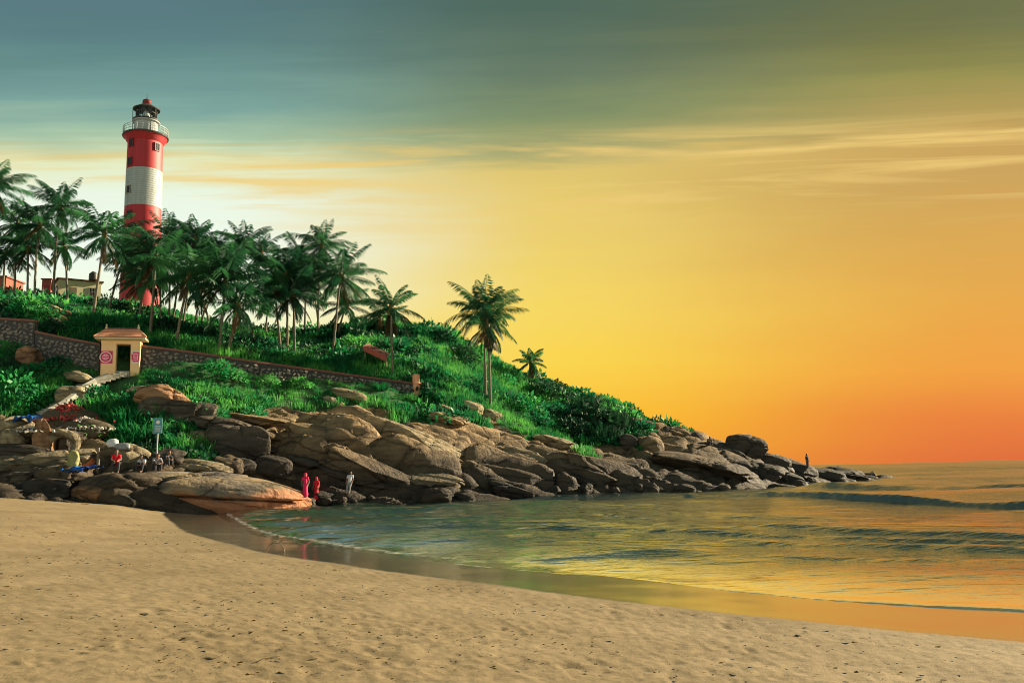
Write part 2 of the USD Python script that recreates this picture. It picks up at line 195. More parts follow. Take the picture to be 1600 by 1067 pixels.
mat('wall_stone', {'g': ('geometry', {}), 'n': ('noise_texture', {'scale': 5, 'detail': 5}), 'a': ('math', {'math_type': 'multiply_add', 'value2': .8, 'value3': 0.0}), 'ad': ('math', {'math_type': 'multiply_add', 'value2': .4}), 'r': ('rgb_ramp', {'ramp': [(.0, (.09, .085, .08)), (.35, (.26, .23, .19)), (.7, (.46, .38, .28)), (1, (.56, .49, .40))]}), 'bp': ('bump', {'strength': .5, 'distance': .03}), 'p': ('principled_bsdf', {'roughness': .9})},
    [('g.position', 'n.vector'), ('g.random_per_island', 'a.value1'), ('n.fac', 'ad.value1'), ('a.value', 'ad.value3'), ('ad.value', 'r.fac'), ('r.color', 'p.base_color'), ('n.fac', 'bp.height'), ('bp.normal', 'p.normal')])
plain('concrete', (.34, .32, .27), (.22, .21, .17), 2.5, .9, .4)
plain('pink_paint', (.62, .05, .13), (.50, .04, .11), 5, .7, .1)
plain('emblem_white', (.78, .74, .68), (.66, .60, .56), 5, .7, .1)
plain('sign_blue', (.09, .30, .36), (.07, .24, .30), 5, .5, .05)
plain('steel', (.40, .42, .42), (.30, .32, .32), 6, .45, .05, metallic=.4)
plain('skin', (.20, .11, .07), (.16, .085, .055), 6, .6, .1)
plain('hair', (.012, .01, .009), (.02, .016, .014), 10, .5, .1)
plain('red_cloth', (.62, .015, .03), (.50, .012, .03), 4, .8, .3)
plain('pink_cloth', (.60, .02, .10), (.50, .016, .09), 4, .8, .3)
plain('white_cloth', (.60, .62, .64), (.48, .50, .54), 4, .8, .3)
plain('dark_cloth', (.022, .026, .035), (.035, .035, .04), 4, .8, .3)
plain('grey_cloth', (.28, .29, .30), (.20, .21, .23), 4, .8, .3)
plain('blue_tarp', (.02, .13, .50), (.02, .09, .38), 3, .4, .2)
plain('blue_dark_tarp', (.015, .05, .26), (.012, .04, .18), 3, .5, .2)
plain('orange_sack', (.50, .14, .05), (.38, .10, .045), 4, .8, .4)
plain('olive_sack', (.26, .26, .10), (.18, .18, .08), 4, .85, .4)
plain('driftwood', (.22, .18, .12), (.12, .10, .07), 6, .9, .5)
mat('litter', {'g': ('geometry', {}), 'r': ('rgb_ramp', {'interpolate': False, 'ramp': [(0, (.40, .05, .035)), (.3, (.28, .05, .04)), (.5, (.5, .12, .07)), (.64, (.45, .42, .36)), (.8, (.10, .09, .08)), (.9, (.30, .36, .40)), (1, (.4, .35, .2))]}), 'p': ('principled_bsdf', {'roughness': .6})}, [('g.random_per_island', 'r.fac'), ('r.color', 'p.base_color')])
mat('litter_pale', {'g': ('geometry', {}), 'r': ('rgb_ramp', {'interpolate': False, 'ramp': [(0, (.45, .42, .36)), (.4, (.10, .09, .08)), (.6, (.30, .36, .40)), (.75, (.05, .12, .4)), (.85, (.4, .08, .06)), (1, (.4, .35, .2))]}), 'p': ('principled_bsdf', {'roughness': .6})}, [('g.random_per_island', 'r.fac'), ('r.color', 'p.base_color')])
plain('debris', (.05, .04, .025), (.10, .08, .05), 8, .9, .2)
mat('lamp_glass', {'f': ('fresnel', {'IOR': 1.45}), 't': ('transparent_bsdf', {'color': (.93, .97, .95)}), 'gl': ('glossy_bsdf', {'roughness': .03}), 'm': ('mix_closure', {})}, [('f.fac', 'm.fac'), ('t.BSDF', 'm.closure1'), ('gl.BSDF', 'm.closure2')], surface='m.closure')
plain('lens', (.45, .50, .48), (.32, .36, .35), 6, .15, 0)

# ------------------------------------------------------------------ the lie of the land
# shoreline and high-wash line as seen from the beach, laid out on the ground
shore = np.array([at_z(x, y, 0)[:2] for x, y in [(345, 801), (352, 808), (400, 834), (480, 848), (560, 860), (700, 877), (850, 891), (1000, 904), (1150, 920), (1300, 935), (1450, 944), (1600, 951), (1850, 968), (2300, 1010)]])
shore = np.vstack([[shore[0][0] - .5, 90], shore, [shore[-1][0] + 40, shore[-1][1] - 7]])
def dense(pl, step=.15):
    out = []
    for a, b in zip(pl[:-1], pl[1:]): out.append(a + (b - a) * np.linspace(0, 1, max(2, int(np.linalg.norm(b - a) / step)), endpoint=False)[:, None])
    return np.vstack(out + [pl[-1:]])
shore_d = dense(shore); shore_tan = np.gradient(shore_d, axis=0); shore_tree = cKDTree(shore_d)
def shore_dist(x, y):
    """metres inland (positive) or out to sea (negative)"""
    p = np.stack([x, y], -1); d, i = shore_tree.query(p.reshape(-1, 2)); q = p.reshape(-1, 2) - shore_d[i]; t = shore_tan[i]
    s = np.where(t[:, 0] * q[:, 1] - t[:, 1] * q[:, 0] > 0, -1, 1)
    return (d * s).reshape(x.shape)
def beach_z(x, y):
    s = shore_dist(x, y)
    up = .033 * np.minimum(s, 4) + .05 * np.clip(s - 4, 0, 14) + .01 * np.clip(s - 18, 0, 60)
    z = np.where(s > 0, up, np.maximum(.05 * s, -1.6)) + np.clip(-x - 14, 0, 30) * .055 * np.clip((s - 1) / 5, 0, 1)
    return z
high = dense(np.array([at_z(x, y, .13)[:2] for x, y in [(256, 803), (255, 808), (290, 829), (400, 858), (500, 874), (600, 888), (700, 902), (850, 920), (1000, 939), (1150, 956), (1300, 971), (1450, 986), (1600, 1000), (1850, 1030), (2300, 1090)]]))
high = np.vstack([dense(np.array([[high[0][0] + 6, high[0][1] + 8], high[0]])), high]); high_t = np.gradient(high, axis=0); high_tree = cKDTree(high)
def wet_of(x, y):
    p = np.stack([x, y], -1).reshape(-1, 2); d, i = high_tree.query(p); q = p - high[i]; t = high_t[i]
    s = np.where(t[:, 0] * q[:, 1] - t[:, 1] * q[:, 0] > 0, 1, -1) * d          # + seaward
    return np.clip(.5 + s / 1.2, 0, 1).reshape(x.shape)

# the headland: seen points at their own distance, from the foot of the rocks up to the ridge and down behind it
FOOT = [(-300, 776, 52), (-120, 776, 52), (0, 782, 52), (100, 786, 53), (200, 791, 54), (300, 795, 56), (400, 797, 60), (480, 797, 64), (560, 793, 66), (640, 790, 67.5), (700, 788, 68.5), (800, 783, 72), (900, 779, 75), (1000, 775, 77), (1100, 771, 79), (1180, 768, 83), (1260, 757, 98), (1320, 752, 112), (1375, 746, 138)]
BODY = [(-300, 728, 57), (-120, 730, 57), (0, 735, 57), (100, 737, 57), (180, 741, 58), (250, 741, 58.5), (320, 745, 60), (380, 757, 61), (440, 778, 63),
        (-300, 690, 61), (0, 692, 61), (100, 692, 62), (180, 705, 62), (250, 707, 62.5), (310, 712, 64), (360, 728, 65), (420, 756, 66), (480, 765, 67), (560, 766, 69), (640, 766, 70.5),
        (0, 640, 65.5), (100, 650, 66), (200, 655, 66.5), (300, 660, 67), (350, 700, 67.5), (420, 720, 68), (-150, 640, 65.5),
        (-150, 575, 70.5), (0, 575, 70.5), (80, 585, 71), (190, 586, 71.5), (280, 590, 72), (300, 630, 69.5), (350, 652, 69), (420, 655, 73), (500, 653, 75.5), (560, 645, 77.5), (640, 645, 79.5), (700, 655, 81),
        (420, 692, 67.6), (500, 698, 68.6), (560, 700, 70), (640, 706, 71.6), (600, 672, 75.5), (680, 690, 76), (500, 670, 71.5), (300, 581, 73), (400, 594, 75.6), (500, 604, 78.6), (600, 613, 81.8), (650, 619, 83.8), (800, 745, 75.5), (800, 705, 81), (760, 665, 85), (850, 682, 88), (900, 735, 79), (900, 705, 87), (960, 715, 89), (1000, 735, 82), (1000, 706, 91), (1080, 735, 84), (1080, 705, 93), (1150, 740, 88), (1220, 742, 95), (1300, 742, 112),
        (-150, 498, 75), (0, 500, 75.5), (60, 530, 74.8), (150, 542, 74.5), (260, 546, 75.5), (400, 567, 78.5), (500, 580, 81), (600, 593, 84), (660, 601, 86), (720, 615, 88), (760, 632, 89), (850, 645, 94), (930, 665, 97),
        (0, 480, 90), (100, 490, 90), (200, 515, 95), (300, 530, 97), (400, 548, 97), (500, 552, 96), (560, 540, 95), (620, 550, 95), (700, 560, 96), (800, 615, 98)]
RIDGE = [(-300, 455, 112), (-120, 460, 112), (0, 466, 112), (100, 472, 120), (230, 494, 138), (300, 510, 128), (400, 527, 120), (480, 528, 114), (545, 513, 107), (620, 512, 106), (700, 526, 106), (760, 558, 106), (800, 585, 106), (850, 600, 106), (900, 616, 105), (950, 634, 104), (1000, 655, 102), (1050, 669, 101), (1100, 690, 101), (1150, 706, 102), (1200, 715, 105), (1260, 729, 112), (1320, 737, 124), (1365, 744, 138)]
pts = [P(*c) for c in FOOT + BODY + RIDGE]
for c in FOOT:                                                    # below the waterline and the sand
    p = P(*c); pts.append(p + [0, -5, -1.6]); pts.append(p + [0, -12, -2.6])
for k, c in enumerate(RIDGE):
    p = P(*c); lh = c[0] < 330
    pts.append(p + [0, 14, -.5 if lh else -2.5 - .05 * p[2]]); pts.append(p + [0, 34, -1.0 if lh else -6 - .3 * p[2]]); pts.append(p + [0, 60, -4.0 if lh else -9 - .5 * p[2]])
tip = P(1375, 746, 138)
pts += [tip + [10, 0, -2.5], tip + [10, -30, -2.5], tip + [10, 30, -4], tip + [30, 0, -4], P(1420, 740, 100) * [1, 1, 0] + [0, 0, -3], P(1300, 770, 80) * [1, 1, 0] + [0, 0, -3], P(1300, 752, 100) * [1, 1, 0] + [0, 0, -2.4], P(1250, 765, 88) * [1, 1, 0] + [0, 0, -1.6]]
pts = np.array(pts); pts[:, 2] = np.maximum(pts[:, 2], -4)
rbf = RBFInterpolator(pts[:, :2], pts[:, 2], kernel='thin_plate_spline', smoothing=.25, neighbors=60)
gx = np.concatenate([np.arange(-100, -50, 1.2), np.arange(-50, 46, .32), np.arange(46, 92, .6)])
gy = np.concatenate([np.arange(42, 95, .22), np.arange(95, 125, .5), np.arange(125, 200, 1.5)])
cx, cy = np.arange(-101, 94, 1.0), np.arange(41, 202, 1.0)
CX, CY = np.meshgrid(cx, cy, indexing='ij')
base = RegularGridInterpolator((cx, cy), rbf(np.stack([CX, CY], -1).reshape(-1, 2)).reshape(CX.shape), method='linear', bounds_error=False, fill_value=None)
# where plants cover the rock: lower edge of the green as seen from the beach
EDGE = np.array([(-400, 640), (0, 652), (60, 655), (100, 668), (160, 690), (250, 712), (325, 716), (345, 690), (380, 660), (400, 648), (480, 650), (540, 648), (590, 644), (640, 652), (700, 664), (760, 664), (850, 690), (900, 698), (960, 712), (1000, 703), (1020, 668), (1060, 672), (1500, 660)], float)
def green_of(p):
    px, py = proj(p); e = np.interp(px, EDGE[:, 0], EDGE[:, 1])
    w = 56 * (fbm(p * .30, 4, 5) - .5)
    g = np.clip((e + w - py) / 10 + .5, 0, 1)
    return np.where(p[..., 1] > 104, np.where(px > 1000, 0, 1), g)
GX, GY = np.meshgrid(gx, gy, indexing='ij')
Z = base(np.stack([GX, GY], -1))
V0 = np.stack([GX, GY, Z], -1)
G = green_of(V0)
# weathered ledges dipping to the right in the bare rock; soft hummocks under the plants
dzx, dzy = np.gradient(Z, gx, gy); NRM = np.stack([-dzx, -dzy, np.ones_like(Z)], -1); NRM /= np.linalg.norm(NRM, axis=-1, keepdims=True)
def terraces(step, tilt, seed, wob):
    s_ = (Z + tilt * GX + .12 * GY) / step + wob * fbm(V0 * [.07, .10, .14], 3, seed); fr = s_ - np.floor(s_)
    return np.clip(fr * 1.15, 0, 1) ** .5 * np.clip((1 - fr) * 7, 0, 1) - .55
blocky = noise(V0 * [.16, .25, .3], 44)
fis = lambda f, sd_, w_: np.exp(-((noise(V0 * f, sd_) - .5) / w_) ** 2)
rough = -.7 * fis([.13, .13, .09], 51, .022) - .35 * fis([.3, .3, .16], 52, .03) - .3 * fis([.10, .3, .42], 53, .03) + 1.5 * terraces(2.4, .34, 3, 1.5) * (.35 + blocky) + .42 * terraces(.9, .34, 4, 1.2) + 1.1 * (fbm(V0 * [.28, .4, .4], 5, 9) - .5)
Z2 = Z + np.where(Z > -1.2, (1 - G) * rough * NRM[..., 2] + G * (1.7 * (fbm(V0 * .22, 4, 2) - .5)), 0)
XY2 = np.where((Z > -1.2)[..., None], ((1 - G) * rough)[..., None] * NRM[..., :2], 0)
height = RegularGridInterpolator((gx, gy), Z2, bounds_error=False, fill_value=None)
def ground(x, y): return max(float(height([[x, y]])[0]), float(beach_z(np.array([x]), np.array([y]))[0]))
def hit(px, py, d0=40., d1=170.):
    d = np.arange(d0, d1, .15); r = ray(px, py); q = EYE + r[None] * (d / r[1])[:, None]
    h = np.maximum(height(q[:, :2]), -.3); k = np.nonzero(q[:, 2] < h)[0]
    return q[k[0]] if len(k) else None
def grid_mesh(V):
    nx, ny = V.shape[:2]; i = np.arange(nx * ny).reshape(nx, ny)
    f = np.concatenate([np.stack([i[:-1, :-1], i[1:, :-1], i[1:, 1:]], -1).reshape(-1, 3), np.stack([i[:-1, :-1], i[1:, 1:], i[:-1, 1:]], -1).reshape(-1, 3)])
    return V.reshape(-1, 3), f
V = np.stack([GX + XY2[..., 0], GY + XY2[..., 1], Z2], -1)
vv, ff = grid_mesh(V); gm = G.reshape(-1)[ff].mean(1)
keep = vv[ff][:, :, 2].max(1) > -2.2
def sub(v, f):
    u, inv = np.unique(f, return_inverse=True); return v[u], inv.reshape(-1, 3)
# one continuous surface in two materials: bare rock and planted earth
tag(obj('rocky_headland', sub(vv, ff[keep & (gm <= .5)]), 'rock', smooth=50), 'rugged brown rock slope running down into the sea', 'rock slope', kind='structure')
tag(obj('green_hill', sub(vv, ff[keep & (gm > .5)]), 'earth', smooth=50), 'earth of the hill under the grass and palms', 'hill', kind='structure')

# beach: finer near the viewer
def fan(r0, r1, k, a0, a1, da, amid, dmid):
    r = [r0]
    while r[-1] < r1: r.append(r[-1] * (k(r[-1]) if callable(k) else k))
    a = np.concatenate([np.arange(a0, -amid, da), np.arange(-amid, amid, dmid), np.arange(amid, a1 + 1e-6, da)])
    A, R = np.meshgrid(np.radians(a), np.array(r), indexing='ij'); return R * np.sin(A), R * np.cos(A)
bx, by = fan(1.2, 90, 1.0105, -178, 178, 2.5, 36, .2)
bz = beach_z(bx, by); bw = wet_of(bx, by); bp = np.stack([bx, by, bz], -1)
dry = np.clip((.45 - bw) / .3, 0, 1)
pit = noise(np.stack([bx * 4.3, by * 4.3, bx * 0], -1), 21); pit2 = noise(np.stack([bx * 9.3, by * 9.3, bx * 0 + 4], -1), 22)
trail = np.abs(noise(np.stack([bx * .55, by * .3, bx * 0], -1), 25) - .5); trod = np.clip(1 - trail / .16, 0, 1)
bz2 = bz + dry * (.024 * (fbm(bp * [.6, .6, 0], 3, 12) - .5) + .02 * (fbm(bp * [5, 5, 0], 4, 13) - .5) + .02 * (fbm(bp * [13, 13, 0], 3, 15) - .5) - trod * (.045 * np.clip(pit - .6, 0, 1) * 1.3 + .018 * np.clip(pit2 - .55, 0, 1) * 2.4)) + .04 * (fbm(bp * [.45, .45, 0], 3, 14) - .5)
beach = obj('beach', grid_mesh(np.stack([bx, by, bz2], -1)[::-1]), 'sand', smooth=True, attr={'wet': bw[::-1].reshape(-1)})
tag(beach, 'golden sand beach with a dark wet strip along the water', 'beach', kind='structure')

# sea with low swells rolling in
sx, sy = fan(3.0, 14000, (lambda r: 1.0075 if r < 75 else 1.014), -110, 130, 4, 46, .25)
sd = -shore_dist(np.clip(sx, -400, 400), np.clip(sy, -100, 400)); sd = np.where(np.hypot(sx, sy) > 300, 300, sd)
depth = np.clip(np.maximum(.05 * sd, 0), 0, 3)
sz = np.zeros_like(sx)
def crest(line, A, wf, wb, x0, x1, fx=4):
    global sz
    line = np.array([at_z(a, b, 0)[:2] for a, b in line]); line = line[np.argsort(line[:, 0])]
    sl0 = (line[1] - line[0]); sl1 = (line[-1] - line[-2])
    line = np.vstack([line[0] - sl0 / max(sl0[0], .1) * 30, line, line[-1] + np.array([60, -6])])
    yc = np.interp(sx, line[:, 0], line[:, 1]) + .5 * (noise(np.stack([sx * .35, sx * 0, sx * 0], -1), int(A * 1000)) - .5)
    u = sy - yc; prof = np.where(u < 0, np.exp(-(u / wf) ** 2), np.exp(-(u / wb) ** 2))
    m = 1 / (1 + np.exp(-(sx - x0) / fx)) * (1 / (1 + np.exp((sx - x1) / fx)))
    sz = sz + A * prof * m * ((.8 + .4 * noise(np.stack([sx * .2, sx * 0 + 3, sx * 0], -1), 7)) if A > .5 else (.35 + 1.0 * noise(np.stack([sx * .45, sx * 0 + 3, sx * 0], -1), int(A * 700))))
crest([(1150, 778), (1350, 784), (1600, 789)], .46, .8, 3.0, 15, 200)
crest([(950, 822), (1200, 829), (1600, 837)], .19, .5, 1.4, 4, 90, 1.5)
crest([(1000, 846), (1300, 856), (1600, 864)], .13, .35, 1.1, 4, 80, 1.5)
crest([(1000, 836), (1300, 843), (1600, 850)], .10, .3, .9, 2, 60, 1.5)
crest([(900, 866), (1200, 872), (1600, 884)], .05, .25, .6, 2, 60, 1)
crest([(1200, 764), (1600, 764)], .45, 1.2, 3.5, 22, 200)
crest([(1090, 806), (1220, 806)], .16, .45, 1.2, 9, 13.5, .6)
crest([(1390, 797), (1480, 798)], .14, .4, 1.1, 20, 24, .7)
crest([(880, 805), (1000, 812)], .08, .4, 1.2, 2, 6, .6)
crest([(920, 884), (1100, 882)], .05, .22, .7, 1.5, 5, .5)
crest([(1150, 904), (1300, 899)], .05, .2, .6, 4.5, 7, .4)
crest([(1000, 905), (1150, 922), (1300, 937), (1450, 946), (1600, 952)], .02, .3, .4, 1.5, 60, 1.0)
r_ = np.hypot(sx, sy)
cell = r_ * .009
for wl, A, th, sdn in ((16, .30, .05, 5), (9, .26, .2, 1), (5.2, .24, -.25, 2), (3.1, .26, .12, 3), (1.9, .19, -.12, 4), (1.1, .09, .1, 8), (44, 1.2, .1, 6), (130, 2.8, -.05, 7)):
    c, s = math.cos(th), math.sin(th); u, w = (sx * c + sy * s) / wl * .42, (-sx * s + sy * c) / wl * 1.5
    n_ = noise(np.stack([u, w, u * 0], -1), 30 + sdn); n2_ = noise(np.stack([u * 1.3 + 7, w * 1.1 + 3, u * 0], -1), 60 + sdn); rid = 1 - np.abs(2 * n_ - 1)
    shape = (rid * .7 + n2_ * .6 - .65) if wl < 12 else (2 * n_ - 1)
    calm = .20 + .95 / (1 + np.exp((sx - 1.5 - .12 * (sy - 20)) / 2.5)) if wl < 8 else 1.0      # choppier in the lee of the rocks
    calm = np.where(sy > 55, np.maximum(calm, np.clip((sy - 55) / 25, 0, 1)), calm)
    sz = sz + A * np.clip(1.6 - cell * 3.0 / wl, 0, 1) * shape * np.clip(sd / (wl * (.55 if wl < 20 else 4)), .05 if wl < 20 else 0, 1) * calm
sz = np.where(sd < -.35, sz - .6 * (-.35 - sd), sz) - (r_ / 14000) ** 2 * 15
hb = height(np.stack([np.clip(sx, gx[0], gx[-1]), np.clip(sy, gy[0], gy[-1])], -1)); inside = (sx > gx[0]) & (sx < gx[-1]) & (sy > gy[0]) & (sy < gy[-1])
foam = np.maximum(np.where(inside, np.clip(1 - np.abs(hb + .25) / .5, 0, 1), 0) * .8, np.exp(-((sd - .35) / .3) ** 2) * np.clip((6 - sx) / 9, 0, 1) * .9)
sea = obj('sea', grid_mesh(np.stack([sx, sy, sz], -1)[::-1]), 'sea_water', smooth=True, attr={'depth': (np.clip(sd, 0, 60) * .05)[::-1].reshape(-1), 'foam': foam[::-1].reshape(-1)})
tag(sea, 'sea with low waves reflecting the orange sunset sky', 'sea', kind='structure')
bed = box(1200, 800, .2, (0, 380, -4.2)); tag(obj('sea_bed', bed, 'rock_dark'), 'dark sea bed below the water', 'sea bed', kind='structure')

# ------------------------------------------------------------------ lighthouse
lp = P(217.5, 492, 150); LX, LY = lp[0], lp[1]; LZ = ground(LX, LY) - .4; m_px = 150 / FPX
def zpx(py): return P(224, py, 150)[2] - LZ
lh = thing('lighthouse', 'tall red and white banded lighthouse standing on the hill behind the palms', 'lighthouse', (LX, LY, LZ))
z_w0, z_w1, z_fl, z_dk = zpx(327), zpx(269), zpx(226), zpx(214)
def rad(z): return 3.52 - .5 * min(1, z / z_w0) ** .8 - .1 * max(0, (z - z_w0) / (z_fl - z_w0))
def band(z0, z1, n=10): return [(rad(z), z) for z in np.linspace(z0, z1, n)]
obj('lower_red_band', lathe([(0, 0)] + [(4.1, 0), (4.1, .9), (3.75, 1.0)] + band(1.0, z_w0) + [(0, z_w0)]), 'red_paint', lh, 30)
wb = [(0, z_w0)]
nc = 17
for k in range(nc):                                               # the white band shows its courses of masonry
    a, b = z_w0 + (z_w1 - z_w0) * k / nc, z_w0 + (z_w1 - z_w0) * (k + 1) / nc
    wb += [(rad(a) - .05, a + .001), (rad(a) + .02, a + .06), (rad(b) + .02, b - .02), (rad(b) - .05, b - .001)]
obj('white_band', lathe(wb + [(0, z_w1)]), 'white_paint', lh, 30)
obj('upper_red_band', lathe([(0, z_w1)] + band(z_w1, z_fl) + [(3.15, z_fl + .3), (3.35, z_fl + .7), (3.62, z_dk - .35), (3.66, z_dk - .3), (0, z_dk - .3)]), 'red_paint', lh, 30)
obj('gallery_deck', lathe([(0, z_dk - .3), (3.8, z_dk - .3), (3.86, z_dk - .15), (3.8, z_dk), (0, z_dk)]), 'dark_iron', lh, 30)
for hh in (.45, .9, 1.3):
    a = np.linspace(0, 2 * PI, 49); obj('rail', tube(np.stack([3.72 * np.cos(a), 3.72 * np.sin(a), 0 * a + z_dk + hh], -1), .045, 6, False), 'white_paint' if hh < 1.2 else 'steel', lh, True)
for k in range(24):
    a = k / 24 * 2 * PI; obj('rail_post', tube([[3.72 * math.cos(a), 3.72 * math.sin(a), z_dk - .05], [3.72 * math.cos(a), 3.72 * math.sin(a), z_dk + 1.32]], .05, 6), 'steel', lh)
z_g0, z_g1 = zpx(190), zpx(173)
obj('lantern_base', lathe([(0, z_dk), (1.95, z_dk), (1.95, z_g0 - .5), (2.3, z_g0 - .35), (2.34, z_g0 - .2), (2.0, z_g0 - .1), (0, z_g0 - .1)]), 'white_paint', lh, 30)
obj('lantern_sill', lathe([(0, z_g0 - .1), (2.3, z_g0 - .1), (2.35, z_g0 + .1), (1.85, z_g0 + .18), (0, z_g0 + .18)]), 'dark_iron', lh, 30)
gl = obj('lantern_glass', lathe([(1.72, z_g0 + .18), (1.72, z_g1)], 32), 'lamp_glass', lh)
for k in range(12):
    a = (k + .5) / 12 * 2 * PI; obj('glazing_bar', tube([[1.75 * math.cos(a), 1.75 * math.sin(a), z_g0 + .1], [1.75 * math.cos(a), 1.75 * math.sin(a), z_g1 + .1]], .07, 6), 'dark_iron', lh)
a = np.linspace(0, 2 * PI, 33); obj('glazing_ring', tube(np.stack([1.75 * np.cos(a), 1.75 * np.sin(a), 0 * a + (z_g0 + z_g1) / 2 + .3], -1), .05, 6, False), 'dark_iron', lh)
obj('lamp_lens', lathe([(0, z_g0 + .18), (.55, z_g0 + .2), (.6, z_g0 + .5), (.72, z_g0 + .9), (.6, z_g0 + 1.3), (.4, z_g1 - .15), (0, z_g1 - .1)], 16), 'lens', lh, True)
ro = obj('lantern_roof', lathe([(0, z_g1), (2.25, z_g1), (2.3, z_g1 + .12), (1.75, z_g1 + .45), (1.1, z_g1 + .85), (.75, z_g1 + 1.05), (0, z_g1 + 1.05)], 32), 'dark_iron', lh, 30)
obj('vent_ball', lathe([(0, z_g1 + 1.0), (.5, z_g1 + 1.0), (.72, z_g1 + 1.25), (.78, z_g1 + 1.55), (.62, z_g1 + 1.8), (.66, z_g1 + 1.86), (.3, z_g1 + 2.05), (0, z_g1 + 2.1)], 24), 'dark_red_iron', ro, 30)
obj('finial', tube([[0, 0, z_g1 + 2.05], [0, 0, z_g1 + 3.1]], [.09, .03], 6), 'dark_iron', ro)
for s, a in ((1, 198), (1, 335)):
    ax, ay = math.cos(math.radians(a)), math.sin(math.radians(a))
    for o in (-.16, .16): obj('ladder_rail', tube([[2.2 * ax - o * ay, 2.2 * ay + o * ax, z_dk], [2.25 * ax - o * ay, 2.25 * ay + o * ax, z_g1 + .1]], .045, 6), 'dark_iron', lh)
def tower_window(px, py, w=.8, h=1.25):
    z = zpx(py); cx0 = 219 + (492 - py) * .037; s = np.clip((px - cx0) * m_px / rad(z), -.92, .92); th = math.asin(s) - PI / 2 + math.atan2(-LX, LY) * -1 * 0
    view = math.atan2(-LY, -LX); th = view + math.asin(s)
    T = trimesh.transformations.rotation_matrix(th, [0, 0, 1])
    def put(m): m.apply_transform(T); return m
    r = rad(z)
    w_ = obj('window', put(cat([box(.3, .12, h + .24, (r, s2 * (w / 2 + .06), z)) for s2 in (-1, 1)] + [box(.3, w, .12, (r, 0, z + s2 * (h / 2 + .06))) for s2 in (-1, 1)])), 'dark_red_iron' if not 269 < py < 327 else 'concrete', lh)
    obj('pane', put(box(.1, w, h, (r + .05, 0, z))), 'dark_pane', w_)
    obj('sash_bar', put(box(.06, .07, h, (r + .11, 0, z))), 'dark_iron', w_)
for w in ((208, 231), (246, 235), (206, 260), (204, 303), (205, 342), (241, 420)): tower_window(*w)
obj('door', box(.2, 1.1, 2.2, (0, -3.75, 1.9)), 'dark_pane', lh)

# ------------------------------------------------------------------ buildings beside it
def frame_window(o, c, w, h, ax, m='concrete', bars=3):
    """a window in a wall; ax 0: wall faces -y, ax 1: wall faces -x/+x"""
    R = rot([0, 0, 1], 90 * ax)
    def put(m_): m_.apply_transform(R); m_.apply_translation(c); return m_
    f = obj('window', put(cat([box(.1, .16, h + .2, (s * (w / 2 + .05), 0, 0)) for s in (-1, 1)] + [box(w, .16, .1, (0, 0, s * (h / 2 + .05))) for s in (-1, 1)])), m, o)
    obj('pane', put(box(w, .06, h, (0, 0, 0))), 'dark_pane', f)
    obj('grille', put(cat([box(.04, .05, h, (-w / 2 + w * (k + 1) / (bars + 1), -.06, 0)) for k in range(bars)] + [box(w, .045, .04, (0, -.065, 0))])), m, f)
q = P(112, 470, 116); cb = thing('cottage', 'small cream flat roofed house with a barred dark window below the lighthouse', 'house', (q[0], q[1], ground(q[0], q[1]) - .6), 35, scale=.86)
obj('wall', box(6.0, 4.4, 3.9, (1.1, 2.2, 1.95)), 'cream_plaster', cb); obj('roof', box(6.7, 5.1, .22, (1.1, 2.2, 4.02), bev=.03), 'coping', cb); obj('plinth', box(6.1, 4.5, .7, (1.1, 2.2, .35)), 'concrete', cb)
frame_window(cb, (-1.92, 2.3, 2.3), 1.5, 1.5, 1); frame_window(cb, (2.9, -.02, 2.3), .9, 1.2, 0)
obj('door', box(.9, .08, 2.1, (.2, -.02, 1.75)), 'driftwood', cb)
q2 = P(146, 431, 117); tk = thing('water_tank', 'black water tank on the flat roof of the cream house', 'water tank', (q2[0], q2[1], ground(q[0], q[1]) - .6 + 4.13 * .86))
obj('tank', lathe([(0, 0), (.55, 0), (.58, .1), (.55, .2), (.58, .4), (.55, .6), (.55, .85), (.3, 1.05), (0, 1.07)], 20), 'dark_iron', tk, 30); obj('lid', lathe([(0, 1.05), (.24, 1.05), (.24, 1.14), (0, 1.16)], 14), 'dark_iron', tk, 30)
q = P(-8, 470, 112); rh = thing('brick_house', 'red brick house cut off by the edge of the view', 'house', (q[0] - 1, q[1], ground(q[0], q[1]) - .5))
obj('wall', box(4.6, 4, 3.4, (0, 2, 1.7)), 'red_brick', rh); obj('roof', box(5.0, 4.5, .2, (0, 2, 3.5), bev=.03), 'coping', rh)
frame_window(rh, (-.4, -.01, 1.9), 1.0, 1.1, 0)
q = P(71, 474, 114); rk = thing('kiosk', 'narrow red washed kiosk between the palm trunks left of the cream house', 'kiosk', (q[0], q[1], ground(q[0], q[1]) - .4), 10)
obj('wall', box(1.1, 1.2, 2.9, (0, .6, 1.45)), 'red_brick', rk); obj('roof', box(1.4, 1.5, .14, (0, .6, 2.97), bev=.03), 'coping', rk); obj('door', box(.6, .06, 1.9, (0, -.01, 1.2)), 'red_paint', rk)
q = P(186, 480, 138); an = thing('annex', 'low cream and red keeper\'s annex at the foot of the lighthouse', 'annex', (q[0], q[1], ground(q[0], q[1]) - .4), -8)
obj('wall', box(5.6, 4, 3.4, (0, 2, 1.7)), 'cream_plaster', an); obj('red_dado', box(5.7, 4.1, 1.5, (0, 2, .75)), 'red_paint', an); obj('roof', box(6.1, 4.6, .2, (0, 2, 3.5), bev=.03), 'coping', an)
frame_window(an, (-1.3, -.03, 2.2), 1.0, 1.0, 0); frame_window(an, (1.4, -.03, 2.2), 1.0, 1.0, 0)

